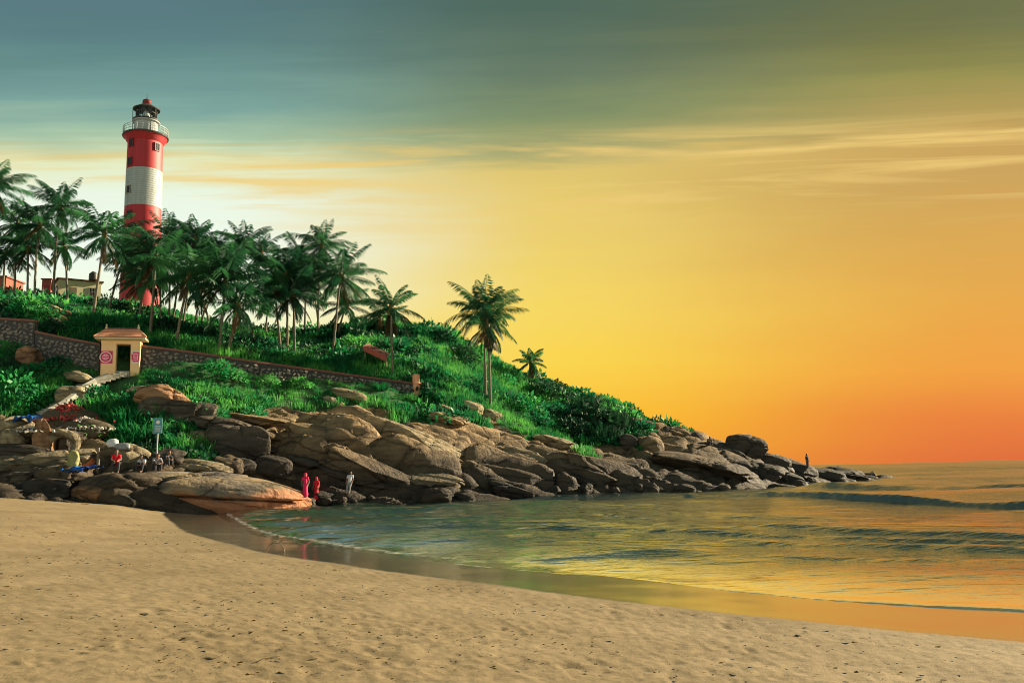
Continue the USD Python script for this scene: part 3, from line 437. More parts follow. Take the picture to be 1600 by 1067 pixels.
# ------------------------------------------------------------------ stone walls and gate
rng = np.random.default_rng(11)
def stone_wall(name, label, pl, tops, bots, thick=.5, seed=0):
    """pl: ground line (n x 2); tops, bots: z of the top and the foot along it"""
    w = thing(name, label, 'wall', (0, 0, 0)); pl = np.asarray(pl, float)
    L = np.concatenate([[0], np.cumsum(np.linalg.norm(np.diff(pl, axis=0), axis=1))]); n = max(2, int(L[-1] / .9) + 1); t = np.linspace(0, L[-1], n)
    x, y = np.interp(t, L, pl[:, 0]), np.interp(t, L, pl[:, 1]); zt, zb = np.interp(t, L, tops), np.interp(t, L, bots)
    def strip(y0, y1, za, zb_):
        v = np.stack([np.stack([x, y + a, b], -1) for a, b in ((y0, zb_), (y0, za), (y1, za), (y1, zb_))], 1).reshape(-1, 3); f = []
        for i in range(n - 1):
            for k in range(4): a, b, c, d = i * 4 + k, i * 4 + (k + 1) % 4, (i + 1) * 4 + (k + 1) % 4, (i + 1) * 4 + k; f += [(a, d, c), (a, c, b)]
        e = (n - 1) * 4; f += [(0, 1, 2), (0, 2, 3), (e, e + 2, e + 1), (e, e + 3, e + 2)]
        return np.array(v), np.array(f)
    obj('wall_core', strip(0, thick, zt - .05, zb), 'mortar', w)
    c = strip(-.1, thick + .1, zt + .13, zt - .05); obj('coping', c, 'coping', w)
    st = []; r = np.random.default_rng(seed)
    for row in range(40):
        u = r.uniform(0, .3)
        while u < L[-1]:
            sw = r.uniform(.26, .52); uc = u + sw / 2; z = np.interp(uc, t, zb) + .17 + row * .30 + r.normal(0, .035)
            u += sw + .05
            if uc > L[-1] - .15 or z + .17 > np.interp(uc, t, zt) - .04: continue
            m = trimesh.convex.convex_hull(r.normal(0, 1, (9, 3)) * [1, .5, 1] / 2.1 * [1, 1, 1]); e = m.bounds; m.apply_translation(-e.mean(0)); m.apply_scale(1.0 / (e[1] - e[0])); m.apply_scale([sw, .22, r.uniform(.24, .33)])
            i = min(np.searchsorted(t, uc), n - 1); ang = math.atan2(y[i] - y[i - 1], x[i] - x[i - 1]); m.apply_transform(rot([0, 0, 1], math.degrees(ang)))
            m.apply_translation([np.interp(uc, t, x), np.interp(uc, t, y) - .02, z]); st.append(m)
    if st: tag(obj('stones', cat(st), 'wall_stone', w), 'rough grey and brown stones set in dark mortar', kind='stuff')
    return w
def on(px, d): q_ = P(px, 560, d); return q_[0], q_[1]
def ztop(px, py, d): return P(px, py, d)[2]
def wall_from(name, label, spec, low, seed):
    pl = [on(a, d) for a, b, d in spec]; tops = [ztop(*s) for s in spec]
    return stone_wall(name, label, pl, tops, [min(tops[i] - .6, ground(*p) - low) for i, p in enumerate(pl)], seed=seed)
wall_from('stone_wall', 'rubble stone wall with red brown coping running downhill from the gate', [(220, 541, 72.6), (300, 551, 74), (400, 566, 76.5), (480, 577, 79), (560, 588, 81.5), (648, 600, 84.5)], .5, 3)
wall_from('stone_wall', 'shorter dark stone wall left of the gate with red brown coping', [(53, 519, 72.5), (100, 529, 72.3), (156, 539, 72.2)], .5, 4)
wall_from('stone_wall', 'tall dark stepped block of stone wall at far left', [(-160, 494, 73.4), (0, 499, 73), (52, 502, 72.8)], .5, 5)
q = P(648, 600, 84.5); po = thing('wall_post', 'short red round post capping the right end of the wall', 'post', (q[0] + .1, q[1] + .2, q[2]))
obj('post', lathe([(0, -1.2), (.42, -1.2), (.42, 0), (.5, .05), (.5, .15), (.36, .2), (.33, .75), (.36, .85), (.3, .95), (0, .98)], 18), 'roof_tile', po, 30)

GD = 71.6; gp = P(189, 581, GD); mg = GD / FPX
gate = thing('gateway', 'ochre gateway with a red tiled hipped roof and round pink emblem in the stone wall', 'gate', (gp[0], gp[1], gp[2]), 15)
H = 52 * mg * .86
pl_, pr_ = 22 * mg, 14 * mg                                        # left pier is wider than the right one
x0, x1 = -30 * mg, 27 * mg
obj('pier', box(pl_, .6, H + .5, (x0 + pl_ / 2, .3, H / 2 - .25), bev=.02), 'ochre_plaster', gate); obj('pier', box(pr_, .6, H + .8, (x1 - pr_ / 2, .3, H / 2 - .4), bev=.02), 'ochre_plaster', gate)
obj('lintel', box(x1 - x0 + .06, 1.06, .34, ((x0 + x1) / 2, .5, H + .15), bev=.02), 'ochre_plaster', gate); obj('cornice', box(x1 - x0 + .9, 1.9, .16, ((x0 + x1) / 2, .5, H + .40), bev=.03), 'cream_plaster', gate)
cxg = (x0 + x1) / 2; wx, wy, rh_, rz = (x1 - x0) / 2 + .5, 1.0, .78, H + .48
ridge_x = wx - .75
rf = obj('roof', trimesh.convex.convex_hull(np.array([[cxg + a * wx, .5 + b * wy, rz] for a in (-1, 1) for b in (-1, 1)] + [[cxg + a * ridge_x, .5, rz + rh_] for a in (-1, 1)])), 'roof_tile', gate)
for row in range(6):                                              # courses of tiles on the slope that faces the beach
    t0 = row / 6; zt = rz + rh_ * (t0 + .5 / 6); yy = .5 - wy * (1 - t0 - .5 / 6); half = wx + (ridge_x - wx) * (t0 + .08); n = int(half * 2 / .26); sl = math.degrees(math.atan2(rh_, wy))
    for k in range(n):
        xx = cxg - half + (k + .5) * 2 * half / n; obj('tile', box(2 * half / n * .93, wy / 6 * 1.55, .035, (xx, yy - .03, zt + .035 + rng.uniform(0, .012)), rot([1, 0, 0], sl - 6)), 'roof_tile', rf)
obj('ridge_cap', tube([[cxg - ridge_x, .5, rz + rh_ + .03], [cxg + ridge_x, .5, rz + rh_ + .03]], .1, 8), 'coping', rf)
for a in (-1, 1):
    obj('hip_cap', tube([[cxg + a * ridge_x, .5, rz + rh_ + .02], [cxg + a * wx, .5 - wy, rz + .04]], .075, 8), 'roof_tile', rf); obj('finial', lathe([(0, 0), (.1, 0), (.12, .1), (.05, .2), (.08, .3), (0, .42)], 10).apply_translation([cxg + a * ridge_x, .5, rz + rh_ + .05]), 'cream_plaster', rf, True)
def disc(r, c, m, par, name, y): e = trimesh.creation.cylinder(r, .02, sections=28); e.apply_transform(rot([1, 0, 0], 90)); e.apply_translation([c[0], y, c[1]]); return obj(name, e, m, par)
ec = (x0 + .36, H * .52)
em = obj('emblem_panel', box(.9, .03, 1.02, (ec[0] + .07, -.005, ec[1])), 'pink_paint', gate)
disc(.46, ec, 'emblem_white', em, 'emblem_ring', -.028); disc(.39, ec, 'pink_paint', em, 'emblem_disc', -.04)
for k, (w_, z_) in enumerate(((.3, .2), (.52, .07), (.52, -.07), (.3, -.2))): obj('emblem_bar', box(w_, .02, .06, (ec[0], -.055, ec[1] + z_)), 'emblem_white', em)
sc = (x1 - pr_ / 2 + .02, H * .53)
sp_ = obj('notice_panel', box(pr_ * .86, .03, 1.0, (sc[0], -.005, sc[1])), 'emblem_white', gate)
for k, (w_, h_, dx, z_) in enumerate(((.5, .12, .04, .36), (.14, .5, -.22, .0), (.12, .62, .27, .04), (.26, .1, .03, .16), (.2, .1, .02, 0), (.3, .1, .0, -.18), (.46, .1, .03, -.34))): obj('notice_mark', box(w_, .02, h_, (sc[0] + dx, -.028 - .001 * k, sc[1] + z_)), 'pink_paint', sp_)
obj('threshold', box(x1 - x0 - pl_ - pr_ + .02, 1.3, .5, ((x0 + pl_ + x1 - pr_) / 2, .45, -.2), bev=.03), 'concrete', gate)

# worn stone steps from the gate down towards the rocks
stair = thing('stairway', 'worn pale stone steps leading down from the gate through the green', 'steps', (0, 0, 0))
sp0 = [(190, 588), (168, 594), (145, 602), (128, 613), (112, 626), (92, 640), (72, 650)]
sps = np.array([hit(*p) for p in sp0]); Ls = np.concatenate([[0], np.cumsum(np.linalg.norm(np.diff(sps, axis=0), axis=1))])
ns = int(Ls[-1] / .42)
for k in range(ns):
    t = (k + .5) / ns * Ls[-1]; c = np.array([np.interp(t, Ls, sps[:, i]) for i in range(3)]); c2 = np.array([np.interp(min(t + .4, Ls[-1]), Ls, sps[:, i]) for i in range(3)]) - np.array([np.interp(max(t - .4, 0), Ls, sps[:, i]) for i in range(3)])
    ang = math.degrees(math.atan2(c2[1], c2[0])); obj('step', box(.62, 1.7 + rng.uniform(-.15, .15), .42, (c[0], c[1], c[2] + .12), rot([0, 0, 1], ang + rng.uniform(-4, 4)), bev=.04), 'concrete', stair)
for s in (-1,):
    off = np.array([.55, -.9, 0]); obj('kerb_wall', tube(sps[1:] + off + [0, 0, .2], .3, 7), 'concrete', stair)
# little shed roof among the bushes above the wall
q = hit(588, 572) ; q = q if q is not None else P(588, 560, 88)
sh = thing('shed', 'small shed with a tilted dull red roof among bushes above the wall', 'shed', (q[0], q[1], q[2] - .2), 0)
R_ = rot([0, 1, 0], 27)
obj('roof', box(2.5, 1.5, .10, (0, 0, 1.75), R_ @ rot([1, 0, 0], 24), bev=.02), 'coping', sh); obj('fascia', box(2.45, .08, .52, (-.02, -.74, 1.36), R_, bev=.015), 'red_brick', sh)
for xx, hh in ((-1.0, 1.9), (1.0, .95)): obj('post', tube([[xx, -.5, 0], [xx, -.5, hh]], .07, 6), 'driftwood', sh); obj('post', tube([[xx, .5, 0], [xx, .5, hh + .3]], .07, 6), 'driftwood', sh)
obj('back_wall', box(1.9, .1, 1.3, (0, .5, .6)), 'mortar', sh)

# ------------------------------------------------------------------ rocks
def rock_mesh(dims, seed, sub_=3, cuts=5, rough_=.12, expo=2.6):
    r = np.random.default_rng(seed); m = trimesh.creation.icosphere(sub_); v = m.vertices.copy()
    n = (np.abs(v) ** expo).sum(1) ** (-1 / expo); v = v * n[:, None]
    for _ in range(cuts):
        d = r.normal(0, 1, 3) * [1, 1, .8]; d /= np.linalg.norm(d); h = r.uniform(.62, .88); e = v @ d - h
        v = v - np.clip(e, 0, None)[:, None] * d * .92
    o = r.uniform(0, 90, 3); nrm = v / np.linalg.norm(v, axis=1, keepdims=True)
    v = v * (1 + rough_ * 2 * (fbm(v * 1.6 + o, 6, seed % 50) - .5))[:, None]
    for k in range(3 if sub_ > 3 else 2):
        d = r.normal(0, 1, 3) * ([1, .5, .3] if k else [.2, .4, 1]); d /= np.linalg.norm(d); e = v @ d - r.uniform(-.5, .5) + .25 * (fbm(v * 2 + o, 3, 7) - .5)
        v = v - nrm * (.10 * np.exp(-(e / (.045 if sub_ > 3 else .08)) ** 2))[:, None] + nrm * (.03 * np.sign(e))[:, None]
    v = v * np.asarray(dims) / 2
    v[:, 2] += .09 * (fbm(v * 1.7 + o, 3, 3) - .5)
    return v, m.faces
SOLID = [(V.reshape(-1, 3), ff[keep])]
def rock(px, py, w, h, dp, label, group=None, m='rock', tilt=0, yaw=0, pitch=0, sink=.3, sub_=3, seed=None, d=None, cuts=5, name='boulder', catg='boulder', rough_=.12, expo=2.6, keep=None):
    """a boulder whose middle shows at (px, py); w, h, dp in metres"""
    q = hit(px, py) if d is None else P(px, py, d)
    if q is None: return None
    seed = seed if seed is not None else int(px * 7 + py * 13)
    if w > 3.2: sub_ = max(sub_, 4)
    v, f = rock_mesh((w, dp, h), seed, sub_, cuts, rough_, expo)
    T = (rot([0, 0, 1], yaw) @ rot([0, 1, 0], tilt) @ rot([1, 0, 0], pitch))[:3, :3]; v = v @ T.T
    if d is None:
        e = .6; g_ = np.array([float(base([[q[0] - e, q[1]]])[0] - base([[q[0] + e, q[1]]])[0]), float(base([[q[0], q[1] - e]])[0] - base([[q[0], q[1] + e]])[0]), 2 * e]); q = q + g_ / np.linalg.norm(g_) * h * (.5 - sink)
    else: q = q + [0, dp * .15, -h * sink * .35]
    SOLID.append((v + q, f)); o = obj(name, (v + q, f), m, smooth=40)
    if keep: LEDGES.append((*keep, o))
    return tag(o, label, catg, group)
LEDGES = []
# the ones that stand out
rock(1166, 700, 4.9, 3.8, 4.2, 'largest lone dark boulder standing on the skyline near the point', d=99, m='rock_dark', seed=5, cuts=7, sub_=4, expo=3.4, tilt=6)
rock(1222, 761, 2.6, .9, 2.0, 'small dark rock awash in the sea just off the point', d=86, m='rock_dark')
rock(683, 775, 2.3, 1.5, 2.0, 'rounded tan boulder at the water foot of the rock slope', d=67.5, seed=21)
rock(290, 768, 14.5, 3.1, 7.0, 'long whaleback rock with an orange lower flank at the top of the sand', d=58.0, m='rock_banded', seed=8, sub_=5, cuts=3, tilt=4, expo=2.2, rough_=.10)
rock(405, 778, 6.5, 1.7, 3.2, 'bright orange low flank of rock meeting the water beyond the whaleback', d=60.5, m='rock_flank', seed=9, sub_=4, cuts=3, tilt=5, expo=2.2)
rock(190, 762, 6.0, 2.6, 5, 'grey domed rock between the sand and the seated people', d=56.0, seed=12, sub_=4, m='rock')
rock(256, 622, 4.6, 2.5, 4, 'orange topped rock outcrop in the green below the gate', d=67.6, m='rock_orange', seed=31, sub_=4, cuts=8, expo=3.4)
rock(222, 607, 3.2, .7, 2.4, 'flat pale slab beside the orange topped outcrop below the gate', d=69.5, m='rock_pale', expo=3.2)
rock(308, 680, 1.9, 1.5, 1.6, 'jagged grey rock right of the blue sign', d=65.8, m='rock_pale', seed=4, cuts=9, tilt=25)
rock(67, 680, 1.25, 2.9, 1.2, 'upright orange stone slab beside the hollow rock', d=60.0, m='rock_orange', seed=61, cuts=6, expo=3.5, tilt=-8)
rock(26, 668, 2.6, 2.0, 2.0, 'pale cracked rock stack at far left above the slabs', d=60.5, m='rock_pale', seed=14, cuts=8, expo=3)
rock(12, 684, 1.9, 1.6, 1.7, 'pale lower rock leaning under the cracked stack at far left', d=59.6, m='rock_pale', seed=15)
rock(118, 585, 2.6, .9, 1.8, 'pale rock at the wall foot left of the steps', d=69.5, m='rock_pale', tilt=14)
rock(45, 555, 2.2, 1.9, 1.6, 'smooth tan boulder against the tall stone wall at left', d=70.8, m='rock_orange', seed=17, tilt=25)
rock(105, 614, 2.4, 1.5, 2, 'pale rock on the lower side of the steps', d=67.5, m='rock_pale')
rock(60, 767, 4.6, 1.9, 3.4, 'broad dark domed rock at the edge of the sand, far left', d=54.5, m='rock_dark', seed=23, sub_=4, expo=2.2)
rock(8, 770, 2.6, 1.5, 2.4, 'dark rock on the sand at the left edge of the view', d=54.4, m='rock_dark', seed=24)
rock(95, 742, 3.9, 1.5, 2.6, 'grey domed rock under the blue cloths', d=56.3, seed=25, sub_=4)
rock(35, 748, 3.6, 1.0, 2.6, 'flat grey green rock behind the dark domed rock', d=56.2, seed=26)
rock(140, 772, 3.0, 1.4, 2.4, 'reddish footed rock on the sand beside the whaleback', d=54.8, m='rock_orange', seed=27)
rock(90, 714, 4.8, 1.5, 2.6, 'cream slab in front of the upright orange slab', d=58.6, m='rock_pale', seed=28, sub_=4, expo=3, tilt=-4)
rock(20, 722, 4.4, 1.2, 2.6, 'long cream slab at far left below the dark ledge', d=58.2, m='rock_pale', seed=29, tilt=3)
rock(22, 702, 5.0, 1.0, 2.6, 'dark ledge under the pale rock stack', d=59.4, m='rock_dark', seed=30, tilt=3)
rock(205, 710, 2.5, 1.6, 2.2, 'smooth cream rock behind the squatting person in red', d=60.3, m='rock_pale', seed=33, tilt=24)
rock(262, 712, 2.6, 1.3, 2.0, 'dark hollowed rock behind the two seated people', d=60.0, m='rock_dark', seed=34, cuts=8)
rock(310, 727, 4.6, 1.0, 3, 'sunlit cream slab sloping right of the seated people', d=60.3, m='rock_pale', seed=35, tilt=10)
rock(355, 722, 2.4, 1.3, 2, 'tan rock at the end of the cream slab', d=61.5, seed=36, tilt=18)
# hollow rock: an arch of stone over a dark hole
q = P(97, 690, 60.2)
a = np.linspace(-.25, PI + .1, 12); ar = tube(np.stack([.95 * np.cos(a) + .08 * np.sin(3 * a), .12 * np.sin(2 * a), 1.05 * np.sin(a) - .45], -1), .27 + .07 * np.sin(a * 2.3) ** 2, 9)
cave = thing('hollow_rock', 'arched hollow rock with a dark opening beside the upright orange slab', 'rock', tuple(q))
ar = ar.subdivide_to_size(.2); v = ar.vertices; ar.vertices = v + .25 * (np.stack([fbm(v * 1.6 + k * 9, 3, k) for k in range(3)], -1) - .5); obj('arch', ar, 'rock_pale', cave, 40)
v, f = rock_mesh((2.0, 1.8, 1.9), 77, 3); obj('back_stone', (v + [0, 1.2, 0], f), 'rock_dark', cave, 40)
# slabs and boulders over the slope, long side along the dipping beds
rr = np.random.default_rng(42); placed = []
GRP = 'weathered slabs and boulders of the rock slope'
def zone(px, py):
    if py > 762 - max(0, px - 1000) * .045: return 'water'
    return 'left' if px < 620 else 'middle' if px < 900 else 'point'
ZL = {'water': 'dark wave-washed boulder among others along the waterline of the rock slope', 'left': 'brown weathered slab on the rock slope left of the vertical cleft, below the wall', 'middle': 'tan dipping slab of the rock slope below the tall pair of palms', 'point': 'dark dipping slab on the lower rock slope towards the point'}
ZG = {'water': 'boulders along the waterline', 'left': 'slabs of the rock slope below the wall', 'middle': 'slabs of the rock slope below the tall palms', 'point': 'slabs of the rock slope towards the point'}
for _ in range(3000):
    px = rr.uniform(395, 1330); e = np.interp(px, EDGE[:, 0], EDGE[:, 1]); low = np.interp(px, [c[0] for c in FOOT], [c[1] for c in FOOT]) - 3
    top = max(e + 16, np.interp(px, [c[0] for c in RIDGE], [c[1] for c in RIDGE]) + 4)
    if low - top < 4: continue
    py = rr.uniform(top, low); wl = low - py < 14
    sc_ = 31 if not wl else 22
    if any(abs(px - a) < sc_ * (1.5 if not w_ else 1.0) * k and abs(py - b) < sc_ * .55 * k for a, b, k, w_ in placed): continue
    k = rr.choice([1.0, 1.7, 2.9], p=[.4, .35, .25]) if not wl else rr.choice([.55, .9, 1.5], p=[.35, .4, .25])
    q = hit(px, py)
    if q is None: continue
    placed.append((px, py, k, wl)); s = q[1] / FPX * k; z_ = zone(px, py)
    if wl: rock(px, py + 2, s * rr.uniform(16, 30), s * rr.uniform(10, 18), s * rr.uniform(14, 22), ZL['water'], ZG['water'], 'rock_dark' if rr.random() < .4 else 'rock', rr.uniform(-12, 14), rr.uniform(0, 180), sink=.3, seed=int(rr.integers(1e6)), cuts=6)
    else:
        orange = (abs(px - 620) < 60 and abs(py - 650) < 18) or (abs(px - 720) < 45 and abs(py - 700) < 18)
        rock(px, py, s * rr.uniform(44, 74), s * rr.uniform(11, 17), s * rr.uniform(24, 40), ZL[z_], ZG[z_], 'rock_orange' if orange else 'rock_dark' if rr.random() < (.5 if px > 900 else .75 if py > e + 55 or px < 430 else .05) else 'rock_pale' if rr.random() < .35 else 'rock', rr.uniform(10, 24), rr.uniform(-14, 14), rr.uniform(-6, 16), sink=.66, seed=int(rr.integers(1e6)), cuts=7, expo=3.2, name='ledge_rock', catg='rock', keep=(z_, px))  # slabs low on the cliff mostly dark: its shade and damp put into colour
for z_, what in (('left', 'weathered slab on the rock slope below the wall'), ('middle', 'dipping slab on the rock slope below the paired palms'), ('point', 'slab on the rock slope below the dark bush')):
    row = sorted([(px, o) for zz, px, o in LEDGES if zz == z_], key=lambda t: t[0])
    for k, (px, o) in enumerate(row): tag(o, f"{['first', 'second', 'third', 'fourth', 'fifth', 'sixth', 'seventh', 'eighth', 'ninth', 'tenth'][min(k, 9)]} {what}, counted from the left")
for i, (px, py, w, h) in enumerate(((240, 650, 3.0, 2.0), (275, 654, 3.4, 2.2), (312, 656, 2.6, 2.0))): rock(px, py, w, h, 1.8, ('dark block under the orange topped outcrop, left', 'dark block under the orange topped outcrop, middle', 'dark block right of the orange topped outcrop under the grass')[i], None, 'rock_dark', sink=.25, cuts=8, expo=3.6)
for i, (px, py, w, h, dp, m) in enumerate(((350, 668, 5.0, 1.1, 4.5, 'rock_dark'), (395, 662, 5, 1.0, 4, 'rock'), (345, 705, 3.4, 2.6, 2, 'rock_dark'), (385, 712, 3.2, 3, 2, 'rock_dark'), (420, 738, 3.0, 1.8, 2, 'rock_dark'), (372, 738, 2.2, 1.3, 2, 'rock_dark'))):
    rock(px, py, w, h, dp, ('dark slab overhanging the recess below the hanging bush', 'tan slab lip over the dark recess at the start of the rock slope', 'dark upright block inside the recess, left', 'dark upright block inside the recess, right', 'dark block at the low end of the recess behind the whaleback rock', 'small dark block fallen in front of the recess')[i], None, m, tilt=8, sink=.2, cuts=7, expo=3.4)  # dark rock colour here paints in the shade of the recess
# rocks showing through the green, and knobs on the skyline
for px, py, w, h, m in ((545, 617, 3.4, 1.0, 'rock_pale'), (520, 627, 2.0, .7, 'rock_pale'), (690, 640, 2.2, 1.0, 'rock'), (735, 640, 2.6, 1.7, 'rock_pale'), (770, 650, 2.4, 1.2, 'rock_pale'), (700, 655, 5, 1.1, 'rock'), (860, 690, 4.6, 1.2, 'rock_pale')):
    rock(px, py, w, h, w * .7, f'{"pale" if m == "rock_pale" else "brown"} rock showing through the green ' + {545: 'right below the wall', 520: 'left of its larger neighbour below the wall', 690: 'left of the paired palms', 735: 'just left of the paired palms, the rounded one', 770: 'at the foot of the paired palms', 700: 'as a long strip left of the paired palms', 860: 'below the dark bush'}[px], None, m, tilt=14, sink=.5)
ORD = ['first', 'second', 'third', 'fourth', 'fifth', 'sixth', 'seventh', 'eighth', 'ninth']
PT = ['low dark rock joining the skyline row to the largest boulder', 'dark slab at the left foot of the largest lone boulder', 'dark sloping rock at the right foot of the largest lone boulder', 'long dark rock left of the lone standing person', 'long dark rock right under the lone standing person', 'long low rock just beyond the lone standing person', 'outermost small rock at the very tip of the point', 'broad dark rock below the largest lone boulder', 'dark rock near the waterline below the lone standing person']
for i, (px, py, w, h) in enumerate(((985, 655, 3.2, 1.6), (1005, 660, 2.6, 1.8), (1022, 664, 3, 1.7), (1043, 668, 1.9, 1.5), (1062, 672, 3.2, 2.2), (1083, 680, 2.6, 1.9), (1010, 695, 3.6, 3.4), (985, 690, 3, 3))):
    rock(px, py + 4, w, h, w, ORD[i] + ' boulder from the left in the skyline row right of the dark bush' if i < 6 else ('higher' if i == 7 else 'lower') + ' of two big rounded boulders below the right end of the dark bush', 'boulders on the skyline' if i < 6 else 'boulders below the dark bush', 'rock_dark' if i % 2 else 'rock', d=99 if i < 6 else 92, sink=.4, cuts=6)
for i, (px, py, w, h, d) in enumerate(((1110, 698, 5, 1.6, 98), (1130, 712, 5, 2, 95), (1205, 722, 5, 2.4, 100), (1240, 735, 6, 2, 104), (1280, 740, 7, 1.7, 110), (1318, 742, 7, 1.2, 116), (1350, 745, 4, .8, 120), (1180, 738, 6, 2.4, 92), (1220, 748, 5, 1.8, 94))):
    rock(px, py, w, h, w * .7, PT[i], 'low rocks of the point', 'rock_dark', d=d, tilt=9, sink=.2, cuts=5, expo=2.8)

# ------------------------------------------------------------------ coconut palms
def frond(az, e0, L, bend, r, width=.08, n=38, lw=.92):
    """one feather leaf: midrib and two rows of hanging leaflets"""
    t = np.linspace(0, 1, 12); phi = e0 - bend * t ** 1.35
    ds = L / 11; rr_ = np.concatenate([[0], np.cumsum(np.cos(phi[:-1]) * ds)]); zz = np.concatenate([[0], np.cumsum(np.sin(phi[:-1]) * ds)])
    ca, sa = math.cos(az), math.sin(az); sw = r.uniform(-.25, .25)
    side_ = np.array([-sa, ca, 0]); pt = np.stack([rr_ * ca, rr_ * sa, zz], -1) + side_ * (sw * t ** 2 * L * .4)[:, None]
    rib = tube(pt, np.linspace(.055, .012, 12), 4, False)
    u = np.concatenate([np.linspace(.14, .99, n)] * 2); sgn = np.repeat([1., -1.], n)
    u = np.clip(u + r.normal(0, .006, 2 * n), .1, 1)
    b = np.stack([np.interp(u, t, pt[:, k]) for k in range(3)], -1); ph = np.interp(u, t, phi)
    T = np.stack([np.cos(ph) * ca, np.cos(ph) * sa, np.sin(ph)], -1); S = side_ * sgn[:, None]
    ln = lw * np.clip(np.sin(PI * np.clip(.10 + .80 * u, 0, 1)), .25, 1) * r.uniform(.85, 1.1, 2 * n)
    hang = r.uniform(.35, .95, 2 * n)
    D = S * .75 + T * (.45 + .35 * u)[:, None] + np.array([0, 0, -1]) * hang[:, None]; D /= np.linalg.norm(D, axis=1, keepdims=True)
    W = np.cross(D, np.cross(S, T)); W /= np.linalg.norm(W, axis=1, keepdims=True) + 1e-9
    W = W + np.array([0, 0, .35]); W /= np.linalg.norm(W, axis=1, keepdims=True)
    wd = width * r.uniform(.7, 1.15, 2 * n)[:, None]
    mid = b + D * (ln * .5)[:, None] + [0, 0, .02]; end = b + D * ln[:, None] - np.array([0, 0, 1]) * (.16 * ln)[:, None]
    v = np.stack([b, mid + W * wd * .5, end, mid - W * wd * .5], 1).reshape(-1, 3); i = np.arange(2 * n)[:, None] * 4
    f = np.concatenate([i + [0, 1, 2], i + [0, 2, 3]])
    return cat([rib, trimesh.Trimesh(v, f, process=False)])
PALM_GROUPS = {}
def palm(crown, base_px, d, label, n=19, L=4.1, dry=2, nuts=True, seed=0, group=None, base_py=None, r0=.135, up=1.0, wl=1.0):
    r = np.random.default_rng(900 + seed)
    q = hit(base_px, base_py) if base_py else None
    if q is None: q = P(base_px, 500, d); q[2] = ground(q[0], q[1])
    top = P(crown[0], crown[1], q[1] + r.uniform(-.4, .4))
    if top[2] < q[2] + 1.6: top[2] = q[2] + 1.6
    o = thing('coconut_palm', label, 'palm tree', (q[0], q[1], q[2] - .3), group=group)
    H = top - q + [0, 0, .3]
    t = np.linspace(0, 1, 14); bow = r.uniform(-.05, .05, 2) * H[2] + H[:2] * .25
    tp = np.stack([H[0] * t ** 1.0 - bow[0] * t * (1 - t), H[1] * t - bow[1] * t * (1 - t), H[2] * t], -1)
    obj('trunk', tube(tp, r0 * (1.0 - .42 * t) + .13 * np.exp(-t * H[2] / .5) + .02 * (np.arange(14) % 2), 8), 'trunk', o, True)
    ga = r.uniform(0, 6.28)
    n = n + 1; r0 = r0 * r.uniform(.85, 1.15)
    for k in range(n):                                            # young upright leaves inside, old drooping ones outside
        u = (k + .5) / n; L_ = L * .99; e0 = math.radians(82 - 124 * u ** 1.05 * up + r.uniform(-9, 9)); az = ga + k * 2.39996 + r.uniform(-.25, .25)
        m = frond(az, e0, L_ * r.uniform(.82, 1.1) * (.86 + .25 * math.sin(PI * min(u * 1.2, 1))), math.radians(r.uniform(38, 78) * (1.1 - .35 * u)), r, lw=.95 * L / 4.1 * wl)
        obj('frond', m.apply_translation(H), 'palm_leaf', o)
    for k in range(dry):
        m = frond(r.uniform(0, 6.28), math.radians(r.uniform(-62, -30)), L * r.uniform(.6, .85), math.radians(r.uniform(20, 45)), r, lw=.55)
        tag(obj('dry_frond', m.apply_translation(H - [0, 0, .15]), 'palm_leaf_dry', o), 'dead brown frond hanging down')
    if nuts:
        c = []
        for k in range(8): a = r.uniform(0, 6.28); e = trimesh.creation.icosphere(1, .15); e.apply_scale([1, 1, 1.25]); e.apply_translation(H + [.32 * math.cos(a), .32 * math.sin(a), -.25 - r.uniform(0, .35)]); c.append(e)
        tag(obj('coconuts', cat(c), 'coconut', o, True), kind='stuff')
    obj('crown_heart', tube([H - [0, 0, .5], H + [0, 0, .1], H + [0, 0, .9]], [.16, .26, .05], 7), 'coconut', o, True)
    return o
GL, GM, GR = 'palms crowded at the left edge', 'palms in the dense grove below the lighthouse', 'palms at the right end of the grove'
